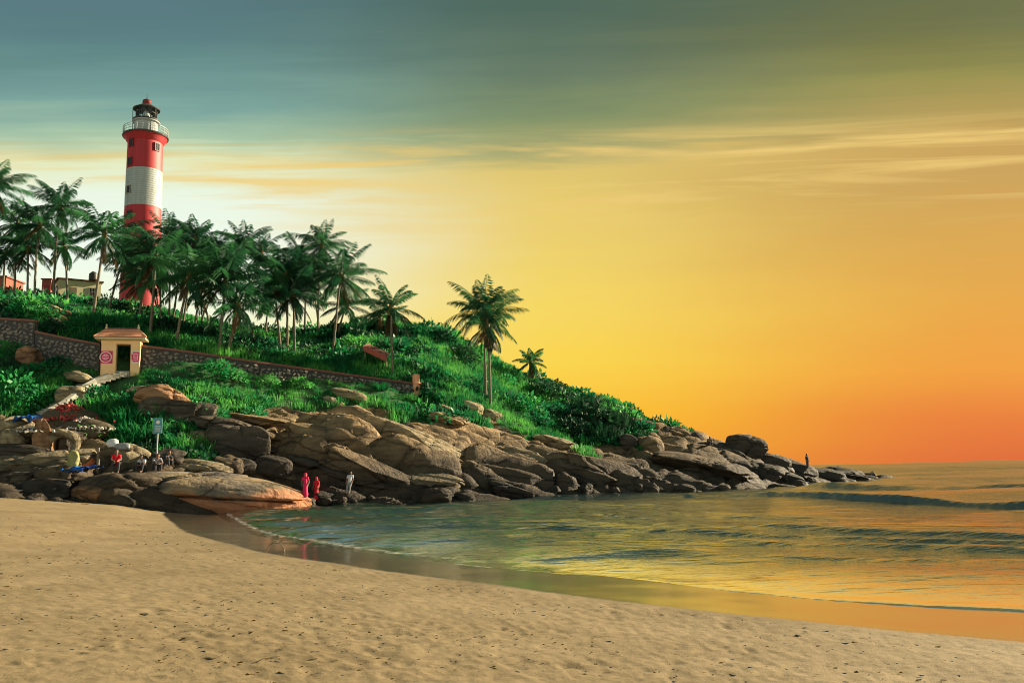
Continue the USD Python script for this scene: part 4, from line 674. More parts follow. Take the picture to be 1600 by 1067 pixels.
PALMS = [
    # crown, base px, depth, label, kwargs
    ((-14, 292), -14, 88, 'palm cut off by the left edge, its fronds reaching over the sky', dict(n=22, L=4.4)),
    ((93, 322), 82, 98, 'tallest palm of the left cluster, crown above its neighbours', dict(n=21, L=4.3)),
    ((62, 352), 53, 95, 'palm in the middle of the left cluster with a bright upright frond', dict(n=21, L=4.2)),
    ((27, 352), 21, 100, 'palm with a straight dark trunk nearest the brick house', dict(n=20, L=4.2)),
    ((44, 388), 42, 97, 'lower palm of the left cluster between two taller trunks', dict(n=19, L=4)),
    ((8, 398), 2, 102, 'low palm half hidden at the left edge below the overhanging fronds', dict(n=18, L=4)),
    ((100, 385), 104, 104, 'palm in front of the window of the cream house', dict(n=17, L=3.8)),
    ((163, 368), 143, 92, 'leaning palm between the cream house and the lighthouse', dict(n=20, L=4.3, base_py=502)),
    ((198, 392), 168, 93, 'leaning palm in front of the lighthouse, its trunk bent to the right', dict(n=20, L=4.2, base_py=492)),
    ((243, 402), 234, 90, 'palm behind the gateway with its crown across the lighthouse', dict(n=22, L=4.4, base_py=527)),
    ((218, 418), 222, 104, 'low palm against the red foot of the lighthouse', dict(n=18, L=4)),
    ((226, 436), 214, 96, 'low spreading palm covering the red tower base, left', dict(n=20, L=4.0)), ((250, 428), 250, 99, 'low spreading palm covering the red tower base, right', dict(n=20, L=4.0)),
    ((262, 372), 264, 106, 'slender palm just right of the lighthouse', dict(n=18, L=4)),
    ((286, 380), 269, 108, 'palm beside the slender one right of the lighthouse', dict(n=18, L=4)),
    ((306, 372), 285, 106, 'tall palm breaking the top of the grove right of the lighthouse', dict(n=18, L=4.0)),
    ((296, 432), 274, 92, 'palm with a crooked leaning trunk right of the gateway', dict(n=20, L=4.2, base_py=542)),
    ((322, 402), 304, 105, GM, {}), ((342, 398), 313, 110, GM, {}), ((312, 450), 331, 108, GM, dict(L=3.8)), ((358, 412), 343, 104, GM, {}),
    ((352, 442), 342, 88, 'bright green broad palm at the front of the grove above the wall', dict(n=26, L=4.8, base_py=552, up=.82)),
    ((372, 478), 355, 90, 'palm at the wall leaning right behind the bright green one', dict(n=17, L=4, base_py=553)),
    ((382, 382), 364, 108, 'tall palm in the gap between the two halves of the grove', dict(n=19, L=4.1)),
    ((409, 396), 368, 110, 'thin palm leaning right beside the tall one in the gap', dict(n=15, L=3.6)),
    ((420, 470), 415, 106, GM, dict(L=3.6)),
    ((427, 440), 439, 92, 'palm with a pale trunk rising from the wall, left one of three', dict(n=21, L=4.2, base_py=553)),
    ((446, 428), 448, 93, 'palm with a pale trunk rising from the wall, middle one of three', dict(n=22, L=4.2, base_py=555)),
    ((458, 462), 460, 89, 'palm with the palest trunk, right one of three at the wall', dict(n=20, L=4, base_py=559)),
    ((468, 400), 458, 106, 'palm right behind the three pale trunks, crown against the sky', dict(n=18, L=3.9)),
    ((503, 384), 497, 104, 'tallest palm at the right end of the grove', dict(n=20, L=4.1)),
    ((488, 446), 500, 106, GR, {}), ((478, 430), 476, 105, GR, {}),
    ((532, 432), 519, 93, 'broad dark palm at the right edge of the grove', dict(n=23, L=4.5, base_py=560)),
    ((541, 478), 527, 102, 'low palm tucked behind the broad one at the right edge of the grove', dict(n=16, L=3.8)),
    ((594, 498), 596, 104, 'low drooping palm behind the lone slender one', dict(n=13, L=3.2, base_py=516)),
    ((611, 482), 614, 90, 'lone slender palm with spread fronds by the shed', dict(n=15, L=3.9, base_py=587, wl=.9)),
    ((756, 488), 759, 92, 'taller palm of the pair standing apart on the slope', dict(n=27, L=4.5, base_py=624)),
    ((762, 508), 766, 91, 'shorter front palm of the pair standing apart on the slope', dict(n=12, L=3.5, base_py=640, dry=7, up=1.4)),
    ((829, 566), 828, 105, 'small lone palm on the skyline of the hill', dict(n=15, L=2.5, base_py=598, dry=1, nuts=False, r0=.2)),
]
for i, (c, b, d, lab, kw) in enumerate(PALMS):
    grp = lab if lab in (GM, GR) else None
    palm(c, b, d, {GM: 'coconut palm among the crowded look-alikes in the middle of the grove', GR: 'coconut palm among the crowded look-alikes at the right end of the grove'}.get(lab, lab), group=grp, seed=i, **kw)

# ------------------------------------------------------------------ green: grass and ground cover as stuff, shrubs as things
def blades(n, h, spread, w, seed, lean=.5):
    r = np.random.default_rng(seed); a, ra = r.uniform(0, 6.28, n), spread * np.sqrt(r.uniform(0, 1, n)); hh = h * r.uniform(.5, 1.1, n)
    b = np.stack([ra * np.cos(a), ra * np.sin(a), 0 * a], -1); d = np.stack([np.cos(a + r.normal(0, .8, n)), np.sin(a + r.normal(0, .8, n)), 0 * a], -1); ln = lean * r.uniform(.2, 1.2, n)
    s = np.stack([-d[:, 1], d[:, 0], 0 * a], -1) * w * r.uniform(.6, 1.2, n)[:, None] / 2
    mid = b + d * (hh * ln * .35)[:, None] + np.array([0, 0, 1]) * (hh * .62)[:, None]; tip = b + d * (hh * ln)[:, None] + np.array([0, 0, 1]) * (hh * (1 - .35 * ln))[:, None]
    v = np.stack([b - s, b + s, mid - s * .8, mid + s * .8, tip], 1).reshape(-1, 3); i = np.arange(n)[:, None] * 5
    return v, np.concatenate([i + [0, 1, 3], i + [0, 3, 2], i + [2, 3, 4]])
def leaves(n, rad_, size, seed, flat=.75, shell=.55):
    r = np.random.default_rng(seed); p = r.normal(0, 1, (n, 3)); p /= np.linalg.norm(p, axis=1, keepdims=True); p[:, 2] = np.abs(p[:, 2]) * 1.0 - .12
    lump = .75 + .5 * noise(p * 2.2 + seed, 5); p = p * (rad_ * (shell + (1 - shell) * r.uniform(0, 1, n) ** .5) * lump)[:, None] * [1, 1, flat]
    d = p / np.linalg.norm(p, axis=1, keepdims=True) + r.normal(0, .55, (n, 3)); d /= np.linalg.norm(d, axis=1, keepdims=True)
    s = np.cross(d, r.normal(0, 1, (n, 3))); s /= np.linalg.norm(s, axis=1, keepdims=True); L = size * r.uniform(.6, 1.3, n)[:, None]
    v = np.stack([p, p + d * L * .5 + s * L * .26, p + d * L, p + d * L * .5 - s * L * .26], 1).reshape(-1, 3); i = np.arange(n)[:, None] * 4
    return v, np.concatenate([i + [0, 1, 2], i + [0, 2, 3]])
def scatter(name, label, protos, pos, sizes, seed, catg):
    r = np.random.default_rng(seed); n = len(pos)
    pi_ = UsdGeom.PointInstancer.Define(stage, path_for(name, '/World')); rel = pi_.CreatePrototypesRel()
    for k, (m, mt) in enumerate(protos): o = usdkit.mesh(stage, f'{pi_.GetPath()}/clump_{k:03d}', m, '/World/Looks/' + mt); rel.AddTarget(o.GetPath())
    pi_.CreateProtoIndicesAttr(Vt.IntArray.FromNumpy(r.integers(0, len(protos), n).astype(np.int32)))
    pi_.CreatePositionsAttr(Vt.Vec3fArray.FromNumpy(np.asarray(pos, np.float32))); a = r.uniform(0, 6.28, n) / 2
    pi_.CreateOrientationsAttr(Vt.QuathArray([Gf.Quath(float(math.cos(x)), 0, 0, float(math.sin(x))) for x in a]))
    sc3 = np.asarray(sizes)[:, None] * np.stack([np.ones(n), np.ones(n), r.uniform(.8, 1.25, n)], -1); pi_.CreateScalesAttr(Vt.Vec3fArray.FromNumpy(sc3.astype(np.float32)))
    return tag(pi_.GetPrim(), label, catg, kind='stuff')
rg = np.random.default_rng(77)
def sample_green(n, y0=60, y1=132):
    x, y = rg.uniform(-78, 34, n), rg.uniform(y0, y1, n); z = height(np.stack([x, y], -1)); p = np.stack([x, y, z], -1)
    px, py = proj(p); g = green_of(np.stack([x, y, base(np.stack([x, y], -1))], -1)); ok = (px > -170) & (px < 1130) & (z > 1) & (rg.uniform(0, 1, n) < g ** 2)
    on_wall = (np.abs(y - np.interp(px, [0, 53, 156, 220, 400, 648], [73.2, 72.7, 72.4, 72.8, 76.7, 84.7]) - .2) < .75) & (px < 655)
    stairs = np.min(np.linalg.norm(p[:, None, :2] - sps[None, :, :2], axis=2), axis=1) < .5
    dd = np.full(n, 9.); 
    for a, b in zip(sps[:-1], sps[1:]):
        u = np.clip(((p[:, :2] - a[:2]) @ (b - a)[:2]) / ((b - a)[:2] @ (b - a)[:2]), 0, 1); dd = np.minimum(dd, np.linalg.norm(p[:, :2] - a[:2] - u[:, None] * (b - a)[:2], axis=1))
    gatep = (np.abs(p[:, 0] - gp[0]) < 1.0) & (y > gp[1] - 2.5) & (y < gp[1] + 2)
    tip_ = (px > 35) & (px < 165) & (py > 640) & (py < 692) & (y < 69)        # nothing grows through the rubbish
    return p[ok & ~on_wall & (dd > 1.0) & ~gatep & ~tip_]
pg = sample_green(60000)
mask = noise(pg * .16, 61)                                       # grassy and bushy patches
wpx, _ = proj(pg); wfront = np.interp(wpx, [0, 53, 156, 220, 400, 648], [73.2, 72.7, 72.4, 72.8, 76.7, 84.7]) - pg[:, 1]; near_wall = (wfront > 0) & (wfront < 3) & (wpx < 660) & (wpx > -20)
pg = pg[~(near_wall & (rg.uniform(0, 1, len(pg)) < .15))]; wpx, _ = proj(pg); wfront = np.interp(wpx, [0, 53, 156, 220, 400, 648], [73.2, 72.7, 72.4, 72.8, 76.7, 84.7]) - pg[:, 1]; low_ = np.where((wfront > 0) & (wpx < 660) & (wpx > -20), np.clip(wfront / 3.5, .5, 1), 1.0); mask = noise(pg * .16, 61)
gm_ = (mask > .42) & (rg.uniform(0, 1, len(pg)) < .85); gsel = pg[gm_]; lg = low_[gm_]
scatter('grass', 'long bright green grass over the hill', [(blades(34, .55, .42, .045, k), 'grass_leaf') for k in range(4)], gsel - [0, 0, .06], rg.uniform(.7, 1.5, len(gsel)) * (.7 + .8 * noise(gsel * .3, 8)) * lg, 1, 'grass')
um = (mask < .60) & (rg.uniform(0, 1, len(pg)) < .5) & (low_ > .8); usel = pg[um]
scatter('undergrowth', 'low leafy undergrowth over the hill', [(leaves(110, .55, .20, 20 + k), ('shrub_leaf', 'shrub_leaf', 'grass_leaf', 'dark_leaf', 'dark_leaf')[k]) for k in range(5)], usel - [0, 0, .1], rg.uniform(.6, 1.5, len(usel)) * np.where(rg.uniform(0, 1, len(usel)) < .07, 1.9, 1), 2, 'undergrowth')
def make_shrub(name, label, m, n, rad_, size, flat, seed, loc, scale, kind='leaf'):
    o = thing(name, label, 'shrub', loc, rg.uniform(0, 360), scale=scale)
    r = np.random.default_rng(seed)
    obj('stem', cat([tube([[0, 0, -.3], [.25 * rad_ * math.cos(a), .25 * rad_ * math.sin(a), .3 * rad_], [.6 * rad_ * math.cos(a), .6 * rad_ * math.sin(a), .6 * rad_ * flat]], [.05, .035, .015], 5) for a in r.uniform(0, 6.28, 5)]), 'stem', o)
    obj('foliage', leaves(n, rad_, size, seed, flat, .35) if kind == 'leaf' else blades(n, rad_ * 1.1, rad_ * .8, .07, seed, .9), m, o)
    return o
def shrub_at(px, py, scale, label, kind=0):
    q = hit(px, py)
    if q is None: return
    spec = [('shrub', 'shrub_leaf', 420, 1.1, .26, .8, 'leaf'), ('shrub', 'grass_leaf', 420, 1.1, .24, .85, 'leaf'), ('shrub', 'dark_leaf', 700, 1.2, .26, .9, 'leaf'), ('tall_grass_clump', 'grass_leaf', 160, 1.1, 0, 1, 'blade'), ('screwpine', 'dark_leaf', 260, 1.3, 0, 1, 'blade')][kind]
    make_shrub(spec[0], label, spec[1], spec[2], spec[3], spec[4], spec[5], int(px * 3 + py), q, scale, spec[6])
for a in [
    (338, 586, 1.5, 'tall bright green bush just right of the gateway, against the wall', 1), (365, 596, 1.2, 'bright green bush right of the tall one below the wall', 1), (420, 600, 1.0, 'spreading bright green bush below the middle of the wall', 1), (470, 606, 1.1, 'leafy green bush below the wall left of the pale rock', 1), (596, 610, .8, 'blue green bush at the foot of the wall right of the pale rock', 3), (640, 626, .8, 'bushy grass clump below the red wall post', 3),
    (555, 545, 1.7, 'light green bush mound above the wall beside the shed', 1), (530, 560, 1.2, 'bright green bush between the broad palm and the shed', 1), (512, 540, 1.1, 'green bush behind the trunk of the broad palm', 0), (575, 515, 1.2, 'bush on the brow of the hill above the shed', 0), (650, 520, 1.1, 'round bush on the hill crest right of the slender palm', 0), (690, 533, 1.3, 'dark bush on the crest left of the paired palms', 2), (720, 560, 1.5, 'dark leafy bush left of the paired palms', 2), (745, 600, 1.2, 'green bush at the knees of the paired palms', 0), (790, 600, 1.3, 'bush right of the paired palms', 0), (815, 640, 1.4, 'light green shrub on the slope right of the paired palms', 1), (845, 615, 1.4, 'dark shrub on the crest right of the small lone palm', 2), (870, 650, 1.5, 'leafy green shrub left of the great dark bush', 0), (845, 665, 1.3, 'green shrub above the rock slabs left of the great dark bush', 0),
    (925, 668, 2.9, 'great dark bush with spiky leaves at the end of the green', 2), (945, 690, 1.7, 'dark spiky clump at the foot of the great dark bush', 4), (965, 668, 1.8, 'dark spiky clump at the right side of the great dark bush', 4), (915, 645, 1.8, 'dark spiky clump on top of the great dark bush', 4), (895, 675, 1.6, 'dark leafy bush on the left side of the great dark bush', 2),
    (20, 560, 1.6, 'bright bush below the tall stone wall at the left edge', 1), (60, 590, 1.6, 'green bush below the smooth tan boulder', 0), (20, 610, 1.9, 'large dark green bush at the left edge', 0), (60, 625, 1.3, 'green bush left of the steps', 0), (35, 640, 1.2, 'green shrub above the pale rock stack', 0), (95, 570, 1.0, 'shrub at the foot of the shorter wall', 0),
    (158, 650, 1.5, 'tall thin leaved plant right of the rubbish heap', 3), (150, 620, 1.2, 'green bush right of the steps', 0), (190, 640, 1.4, 'dark green bush left of the orange topped outcrop', 0), (200, 665, 1.3, 'bright grass clump on the slope above the person in red', 3), (225, 685, 1.2, 'bright grass clump left of the blue sign', 3), (140, 680, 1.0, 'green bush beside the hollow rock', 1), (300, 640, 1.3, 'green bush right of the orange topped outcrop', 0), (330, 655, 1.2, 'hanging green bush over the dark recess', 0), (390, 655, 1.3, 'green bush on the lip of the dark recess', 0), (280, 700, 1.1, 'bright green clump behind the dark hollowed rock', 3), (330, 705, 1.0, 'green clump above the cream sloping slab', 3),
    (40, 487, 1.5, 'bright green bush over the top of the tall stone wall', 1), (75, 500, 1.2, 'bright green bush right behind the step of the wall', 1), (120, 515, 1.3, 'bright green bush behind the shorter wall', 1), (215, 500, 1.8, 'dark bush on the rise behind the gateway roof', 2), (190, 492, 1.6, 'dark bush between the annex and the gateway', 2), (150, 485, 1.5, 'dark bush under the cream house', 2), (260, 520, 1.4, 'dark bush right of the gateway roof', 2), (320, 530, 1.3, 'dark shrub in the shade of the grove, left', 2), (385, 540, 1.3, 'dark shrub behind the wall in the shade of the grove', 2), (420, 545, 1.2, 'shrub left of the three pale trunks', 0), (490, 545, 1.3, 'shrub right of the three pale trunks', 0)]: shrub_at(*a)
# reddish stones tumbled down behind the step of the wall
for i, (px, py, w) in enumerate(((85, 487, 1.3), (92, 494, 1.5), (80, 480, 1.2), (98, 502, 1.2), (88, 505, 1.4), (105, 495, 1.0), (78, 496, 1.0))): rock(px, py, w, .6, .9, 'reddish stone in the tumbled pile above the shorter wall', 'tumbled stones above the shorter wall', 'rock_orange' if i % 2 else 'rock_pale', tilt=20, sink=.1, sub_=2, name='tumbled_stone', catg='stone')

# ------------------------------------------------------------------ people and small things on the rocks
TV = np.concatenate([v[f] for v, f in SOLID])
def hit_any(px, py):
    """first point of rock or slope that shows at the pixel"""
    r = ray(px, py); a, e1, e2 = TV[:, 0], TV[:, 1] - TV[:, 0], TV[:, 2] - TV[:, 0]; h = np.cross(r, e2); det = (e1 * h).sum(1); det = np.where(np.abs(det) < 1e-12, 1e-12, det); s = EYE - a
    u = (s * h).sum(1) / det; q = np.cross(s, e1); v = (q @ r) / det; t = (e2 * q).sum(1) / det; ok = (u >= 0) & (v >= 0) & (u + v <= 1) & (t > 1)
    return EYE + r * t[ok].min() if ok.any() else hit(px, py)
_ball = trimesh.creation.icosphere(2).vertices
def solid(chains):
    parts = []
    for ch in chains:
        for (p, a), (q_, b) in zip(ch[:-1], ch[1:]):
            parts.append(Manifold.hull_points(np.vstack([_ball * a + np.asarray(p), _ball * b + np.asarray(q_)])))
    m = Manifold.batch_boolean(parts, manifold3d.OpType.Add).refine_to_length(.04).to_mesh()
    t = trimesh.Trimesh(m.vert_properties[:, :3], m.tri_verts, process=True); trimesh.smoothing.filter_taubin(t, iterations=6); return t
def person(loc, label, pose, cloth, legs, rotz=0, scale=1.0, dress=False, hat=None):
    """pose: joints in metres, y forward is -y (towards the viewer)"""
    o = thing('person', label, 'person', loc, rotz, scale=scale)
    J = {k: np.array(v, float) for k, v in pose.items()}; g = lambda k, r: (J[k], r)
    hd, nk, ch, pv = J['head'], J['neck'], J['chest'], J['hip']
    arms, leg = [], []
    for s in ('l', 'r'):
        hand = J['hand' + s]; el = J['elbow' + s]; f = (hand - el) / np.linalg.norm(hand - el); sd_ = np.cross(f, [0, 0, 1.]); sd_ = sd_ / (np.linalg.norm(sd_) + 1e-6)
        arms.append([g('sh' + s, .055), g('elbow' + s, .042), g('hand' + s, .03)])
        palm_ = hand + f * .05; arms.append([(hand, .03), (palm_, .036)])
        for k, dx in enumerate((-.027, -.009, .009, .027)): arms.append([(palm_ + sd_ * dx, .0125), (palm_ + sd_ * dx * 1.2 + f * (.075 - .012 * abs(k - 1.3)), .010)])
        arms.append([(hand + sd_ * .02, .014), (hand + sd_ * .06 + f * .05, .011)])
        leg.append([g('hj' + s, .085), g('knee' + s, .062), g('foot' + s, .042)])
        leg.append([g('foot' + s, .042), (J['foot' + s] + J['toe'], .03)])
    fc = J.get('face', np.array([0, -1, 0])); fc = fc / np.linalg.norm(fc)
    rt = np.cross(fc, [0, 0, 1.]); rt /= np.linalg.norm(rt)
    head = [[(hd + [0, 0, .03], .098), (hd - [0, 0, .05] + fc * .02, .075)], [(hd + fc * .095 - [0, 0, .01], .014), (hd + fc * .112 - [0, 0, .03], .017)], [(hd + rt * .095 - [0, 0, .01], .018), (hd + rt * .1 - [0, 0, .03], .014)], [(hd - rt * .095 - [0, 0, .01], .018), (hd - rt * .1 - [0, 0, .03], .014)]]
    torso = [[g('neck', .055), g('chest', .13)], [g('chest', .13), g('hip', .12)], [g('shl', .06), g('shr', .06)], [g('shl', .06), g('chest', .11)], [g('shr', .06), g('chest', .11)], [g('hjl', .10), g('hjr', .10)], [(hd - [0, 0, .06], .055), g('neck', .055)]]
    obj('body', solid(head + torso + arms + leg), 'skin', o, True)
    hr = obj('hair', solid([[(hd + [0, 0, .045] - fc * .022, .103), (hd - [0, 0, .03] - fc * .045, .08)]]), 'hair', o, True)
    for s in (-1, 1): e = trimesh.creation.icosphere(1, .013); e.apply_translation(hd + fc * .095 + rt * .035 * s + [0, 0, .015]); obj('eye', e, 'hair', o, True)
    e = trimesh.creation.box((.05, .012, .012)); e.apply_translation(hd + fc * .093 - [0, 0, .065]); obj('mouth', e, 'red_brick', o)
    sleeves = [[(J['sh' + s], .075), (J['sh' + s] * .45 + J['elbow' + s] * .55, .062)] for s in 'lr']
    up_ = [[g('chest', .155), (J['hip'], .145)], [g('shl', .075), g('shr', .075)], [g('shl', .075), g('chest', .135)], [g('shr', .075), g('chest', .135)]]
    if dress:
        obj('dress', solid(up_ + sleeves + [[(J['hip'], .15), (J['hip'] * .35 + (J['footl'] + J['footr']) / 2 * .65, .19)], [(J['hip'] * .35 + (J['footl'] + J['footr']) / 2 * .65, .19), (J['hip'] * .12 + (J['footl'] + J['footr']) / 2 * .88, .21)]]), cloth, o, True)
        obj('shawl', solid([[(hd + [0, 0, .05] - fc * .03, .118), (nk - fc * .05, .11)], [(nk - fc * .05, .11), (ch - fc * .06, .16)], [(ch - fc * .06, .16), (pv - fc * .1, .13)]]), cloth, o, True)
    else:
        obj('shirt', solid(up_ + sleeves), cloth, o, True)
        obj('trousers', solid([[g('hjl', .115), g('hjr', .115)], [g('hip', .12), g('hjl', .115)]] + [[g('hj' + s, .115), g('knee' + s, .085)] for s in 'lr'] + [[g('knee' + s, .085), (J['knee' + s] * .15 + J['foot' + s] * .85, .065)] for s in 'lr']), legs, o, True)
    return o
STAND = dict(head=(0, 0, 1.58), neck=(0, .01, 1.42), chest=(0, .01, 1.25), hip=(0, 0, .95), shl=(-.17, 0, 1.38), shr=(.17, 0, 1.38), elbowl=(-.24, .02, 1.1), elbowr=(.24, .02, 1.1), handl=(-.23, -.1, .86), handr=(.23, -.1, .86), hjl=(-.09, 0, .9), hjr=(.09, 0, .9), kneel=(-.1, -.02, .48), kneer=(.1, -.02, .48), footl=(-.1, 0, .05), footr=(.1, 0, .05), toe=(0, -.14, -.02))
SIT = dict(head=(0, -.12, 1.17), neck=(0, -.06, 1.0), chest=(0, -.02, .85), hip=(0, .06, .52), shl=(-.18, -.04, .96), shr=(.18, -.04, .96), elbowl=(-.24, -.2, .74), elbowr=(.24, -.2, .74), handl=(-.1, -.42, .66), handr=(.1, -.42, .66), hjl=(-.1, .04, .5), hjr=(.1, .04, .5), kneel=(-.15, -.38, .54), kneer=(.15, -.38, .54), footl=(-.13, -.42, .06), footr=(.13, -.42, .06), toe=(0, -.15, -.02), face=(.2, -1, -.25))
HUNCH = dict(head=(0, -.30, .86), neck=(0, -.20, .74), chest=(0, -.08, .60), hip=(0, .08, .22), shl=(-.18, -.14, .70), shr=(.18, -.14, .70), elbowl=(-.26, -.34, .48), elbowr=(.26, -.34, .48), handl=(-.08, -.46, .42), handr=(.08, -.46, .42), hjl=(-.1, .06, .18), hjr=(.1, .06, .18), kneel=(-.17, -.36, .52), kneer=(.17, -.36, .52), footl=(-.15, -.42, .06), footr=(.15, -.42, .06), toe=(0, -.15, -.02), face=(-.3, -1, -.2))
q = hit_any(181, 739); person(q, 'person in a bright red shirt and dark trousers sitting on the rocks', SIT, 'red_cloth', 'dark_cloth', 20, 1.12)
q = hit_any(224, 738); person(q, 'hunched person in a pale shirt seated left of a companion on the rocks', HUNCH, 'white_cloth', 'dark_cloth', -10, 1.12)
q = hit_any(244, 736); person(q, 'hunched person in a grey shirt seated on the rocks nearest the blue sign', HUNCH, 'grey_cloth', 'dark_cloth', 35, 1.12)
q = hit_any(258, 729); person(q, 'person in dark clothes leaning forward against the dark hollowed rock', HUNCH, 'dark_cloth', 'dark_cloth', 70, 1.05)
q = hit_any(477, 776); person(q, 'person in a pink red robe and veil standing left at the water\'s edge', STAND, 'pink_cloth', 'pink_cloth', 10, .9, True)
q = hit_any(494, 781); person(q, 'person in a scarlet robe and veil standing on the wet rocks', STAND, 'red_cloth', 'red_cloth', -15, .97, True)
LEAN = {k: np.array(v) + [(.16 * v[2] if k not in ('toe', 'face') else 0), 0, 0] for k, v in STAND.items()}
q = hit_any(543, 771); person(q, 'person in pale clothes leaning against the dark rocks by the water', LEAN, 'white_cloth', 'grey_cloth', 10, .95)
q = P(1262, 729, 109); q = hit_any(1262, 731); person(q, 'lone person standing on the last rocks of the point, dark against the sky', STAND, 'dark_cloth', 'dark_cloth', 30, .95)
q = hit_any(1107, 697); person(q, 'tiny hunched figure sitting on the skyline left of the largest boulder', HUNCH, 'dark_cloth', 'dark_cloth', 30, 1.0)

# blue notice on a pole
q = hit_any(245, 716); sg = thing('beach_sign', 'blue green notice board on a thin white pole above the seated people', 'sign', tuple(q), 22)
mp_ = q[1] / FPX; SH = 61 * mp_
obj('pole', tube([[0, 0, -.4], [0, 0, SH - .9]], .045, 8), 'steel', sg); bd = obj('board', box(.54, .05, 1.02, (0, -.04, SH - .45), bev=.012), 'sign_blue', sg)
e = trimesh.creation.cylinder(.12, .02, sections=20); e.apply_transform(rot([1, 0, 0], 90)); e.apply_translation([0, -.078, SH - .22]); obj('emblem', e, 'emblem_white', bd)
for k, w_ in enumerate((.34, .40, .26, .36)): obj('line_mark', box(w_, .012, .035, (0, -.072, SH - .48 - .1 * k)), 'emblem_white', bd)

# cloths, sacks and litter
def heap(name, label, catg, c, dims, m, seed, group=None):
    v, f = rock_mesh(dims, seed, 3, 2, .22, 2.2); v[:, 2] = np.maximum(v[:, 2], -dims[2] * .35); return tag(obj(name, (v + np.asarray(c) + [0, 0, dims[2] * .25], f), m, smooth=True), label, catg, group)
def cloth(name, label, c, w, d_, m, seed, h=.25):
    r = np.random.default_rng(seed); n = 18; u = np.linspace(-.5, .5, n); X, Y = np.meshgrid(u, u, indexing='ij'); v = np.stack([X * w * (1 + .15 * np.sin(5 * Y + seed)), Y * d_ * (1 + .2 * np.sin(4 * X + seed)), h * (fbm(np.stack([X * 4 + seed, Y * 4, X * 0], -1), 3, seed) ** 1.0) + .1], -1)
    a = grid_mesh(v); lo = v.copy(); lo[..., 2] -= .03; b = grid_mesh(lo); t = cat([trimesh.Trimesh(*a, process=False), trimesh.Trimesh(b[0], b[1][:, ::-1], process=False)]); t.apply_translation(c)
    return tag(obj(name, t, m, smooth=True), label, 'cloth')
q = hit_any(116, 741); cloth('cloth', 'bright blue cloth spread on the grey domed rock', q, 1.1, .9, 'blue_tarp', 3, .5)
q = hit_any(136, 737); cloth('cloth', 'darker blue cloth under the orange sack', q, 1.5, .8, 'blue_dark_tarp', 5, .4)
q = hit_any(133, 728); heap('sack', 'dusty orange sack lying on the dark blue cloth', 'sack', q, (1.2, .8, .8), 'orange_sack', 41)
q = hit_any(114, 727); heap('sack', 'olive sack standing behind the bright blue cloth', 'sack', q, (.75, .6, 1.2), 'olive_sack', 42)
q = hit_any(41, 664); cloth('tarp', 'crumpled blue tarpaulin beside the pale rock stack', q, 1.6, 1.4, 'blue_tarp', 7, .8)
q = hit_any(176, 697); heap('bundle', 'white bundle on the rocks above the person in red', 'bundle', q, (.8, .6, .7), 'white_cloth', 43)
q = hit_any(192, 701); heap('bundle', 'grey bundle lying right of the white one', 'bundle', q, (1.1, .6, .5), 'grey_cloth', 44)
q = hit_any(200, 703); heap('stone', 'small pale stone beside the grey bundle', 'stone', q, (.7, .5, .5), 'rock_pale', 45)
q = hit_any(152, 735); st_ = thing('wooden_post', 'weathered wooden post standing left of the person in red', 'post', tuple(q)); obj('post', tube([[0, 0, -.2], [.03, 0, .7], [0, .02, 1.5]], [.12, .10, .08], 7), 'driftwood', st_)
q = hit_any(160, 690); rock(160, 684, 1.0, 1.3, .9, 'brown tree stump like rock right of the rubbish heap', None, 'rock_orange', sink=.1)
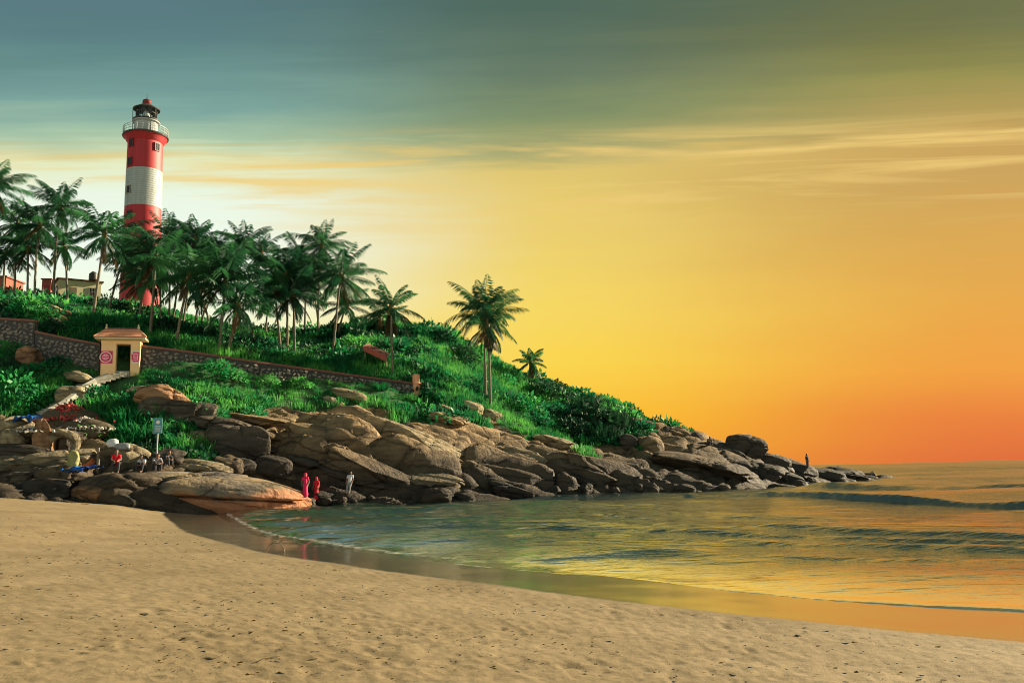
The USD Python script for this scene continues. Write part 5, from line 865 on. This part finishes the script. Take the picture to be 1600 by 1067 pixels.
def litter_heap(name, label, px, py, w, d_, h, n, m, seed):
    q = hit_any(px, py); r = np.random.default_rng(seed); o = thing(name, label, 'rubbish heap', tuple(q)); ps = []
    for _ in range(n):
        u, v = r.normal(0, .32, 2); z = h * math.exp(-(u * u + v * v) * 3) * r.uniform(.5, 1)
        b = box(r.uniform(.07, .28), r.uniform(.05, .2), r.uniform(.03, .12)); b.apply_transform(trimesh.transformations.random_rotation_matrix(r.uniform(0, 1, 3))); b.apply_translation([u * w, v * d_, z]); ps.append(b)
    v, f = rock_mesh((w * 1.5, d_ * 1.3, h * 1.7), seed, 3, 0, .2, 2.0); obj('mound', (v, f), 'debris', o, True)
    tag(obj('rubbish', cat(ps), m, o), kind='stuff'); return o
litter_heap('rubbish_heap', 'heap of red and brown rubbish tipped above the hollow rock', 106, 662, 3.4, 2.0, 1.5, 900, 'litter', 51)
litter_heap('rubbish_heap', 'scatter of pale bottles and scraps spilling right of the red heap', 132, 674, 2.6, 1.8, 1.0, 560, 'litter_pale', 52)
litter_heap('rubbish_heap', 'dark scatter of scraps below the crumpled blue tarpaulin', 50, 676, 2.2, 1.4, .45, 380, 'litter_pale', 53)
# weed and twigs strewn over the sand
rs = np.random.default_rng(5); ps = []
while len(ps) < 2600:
    d_ = 4.5 * math.exp(rs.uniform(0, 2.3)); a_ = rs.uniform(-.62, .62); x, y = d_ * math.sin(a_), d_ * math.cos(a_)
    if wet_of(np.array([x]), np.array([y]))[0] > .2 or noise(np.array([x * .7, y * .7, 0.]), 71) < .40: continue
    z = float(beach_z(np.array([x]), np.array([y]))[0]); L = rs.uniform(.008, .03) * (1 + d_ * .045) * (2 if rs.random() < .05 else 1); b = trimesh.convex.convex_hull(rs.normal(0, 1, (7, 3)) * [.5, .25, .12]); b.apply_scale(L); b.apply_transform(rot([0, 0, 1], rs.normal(0, 40))); b.apply_translation([x, y, z + rs.uniform(-.004, .01)]); ps.append(b)
tag(obj('beach_litter', cat(ps), 'debris'), 'dark bits of weed and twigs strewn over the sand', 'beach litter', kind='stuff')
q = at_z(430, 859, .15); a = np.linspace(.2, PI - .1, 10); dw = thing('driftwood', 'bent driftwood stick arching out of the sand at the wet edge', 'driftwood', (q[0], q[1], beach_z(np.array([q[0]]), np.array([q[1]]))[0]), 10)
obj('stick', tube(np.stack([.26 * np.cos(a), .05 * np.sin(2 * a), .34 * np.sin(a) - .06], -1), np.linspace(.014, .009, 10), 6), 'driftwood', dw, True); obj('twig', tube([[.1, 0, .27], [.22, -.03, .36], [.3, -.02, .33]], [.012, .01, .006], 5), 'driftwood', dw)
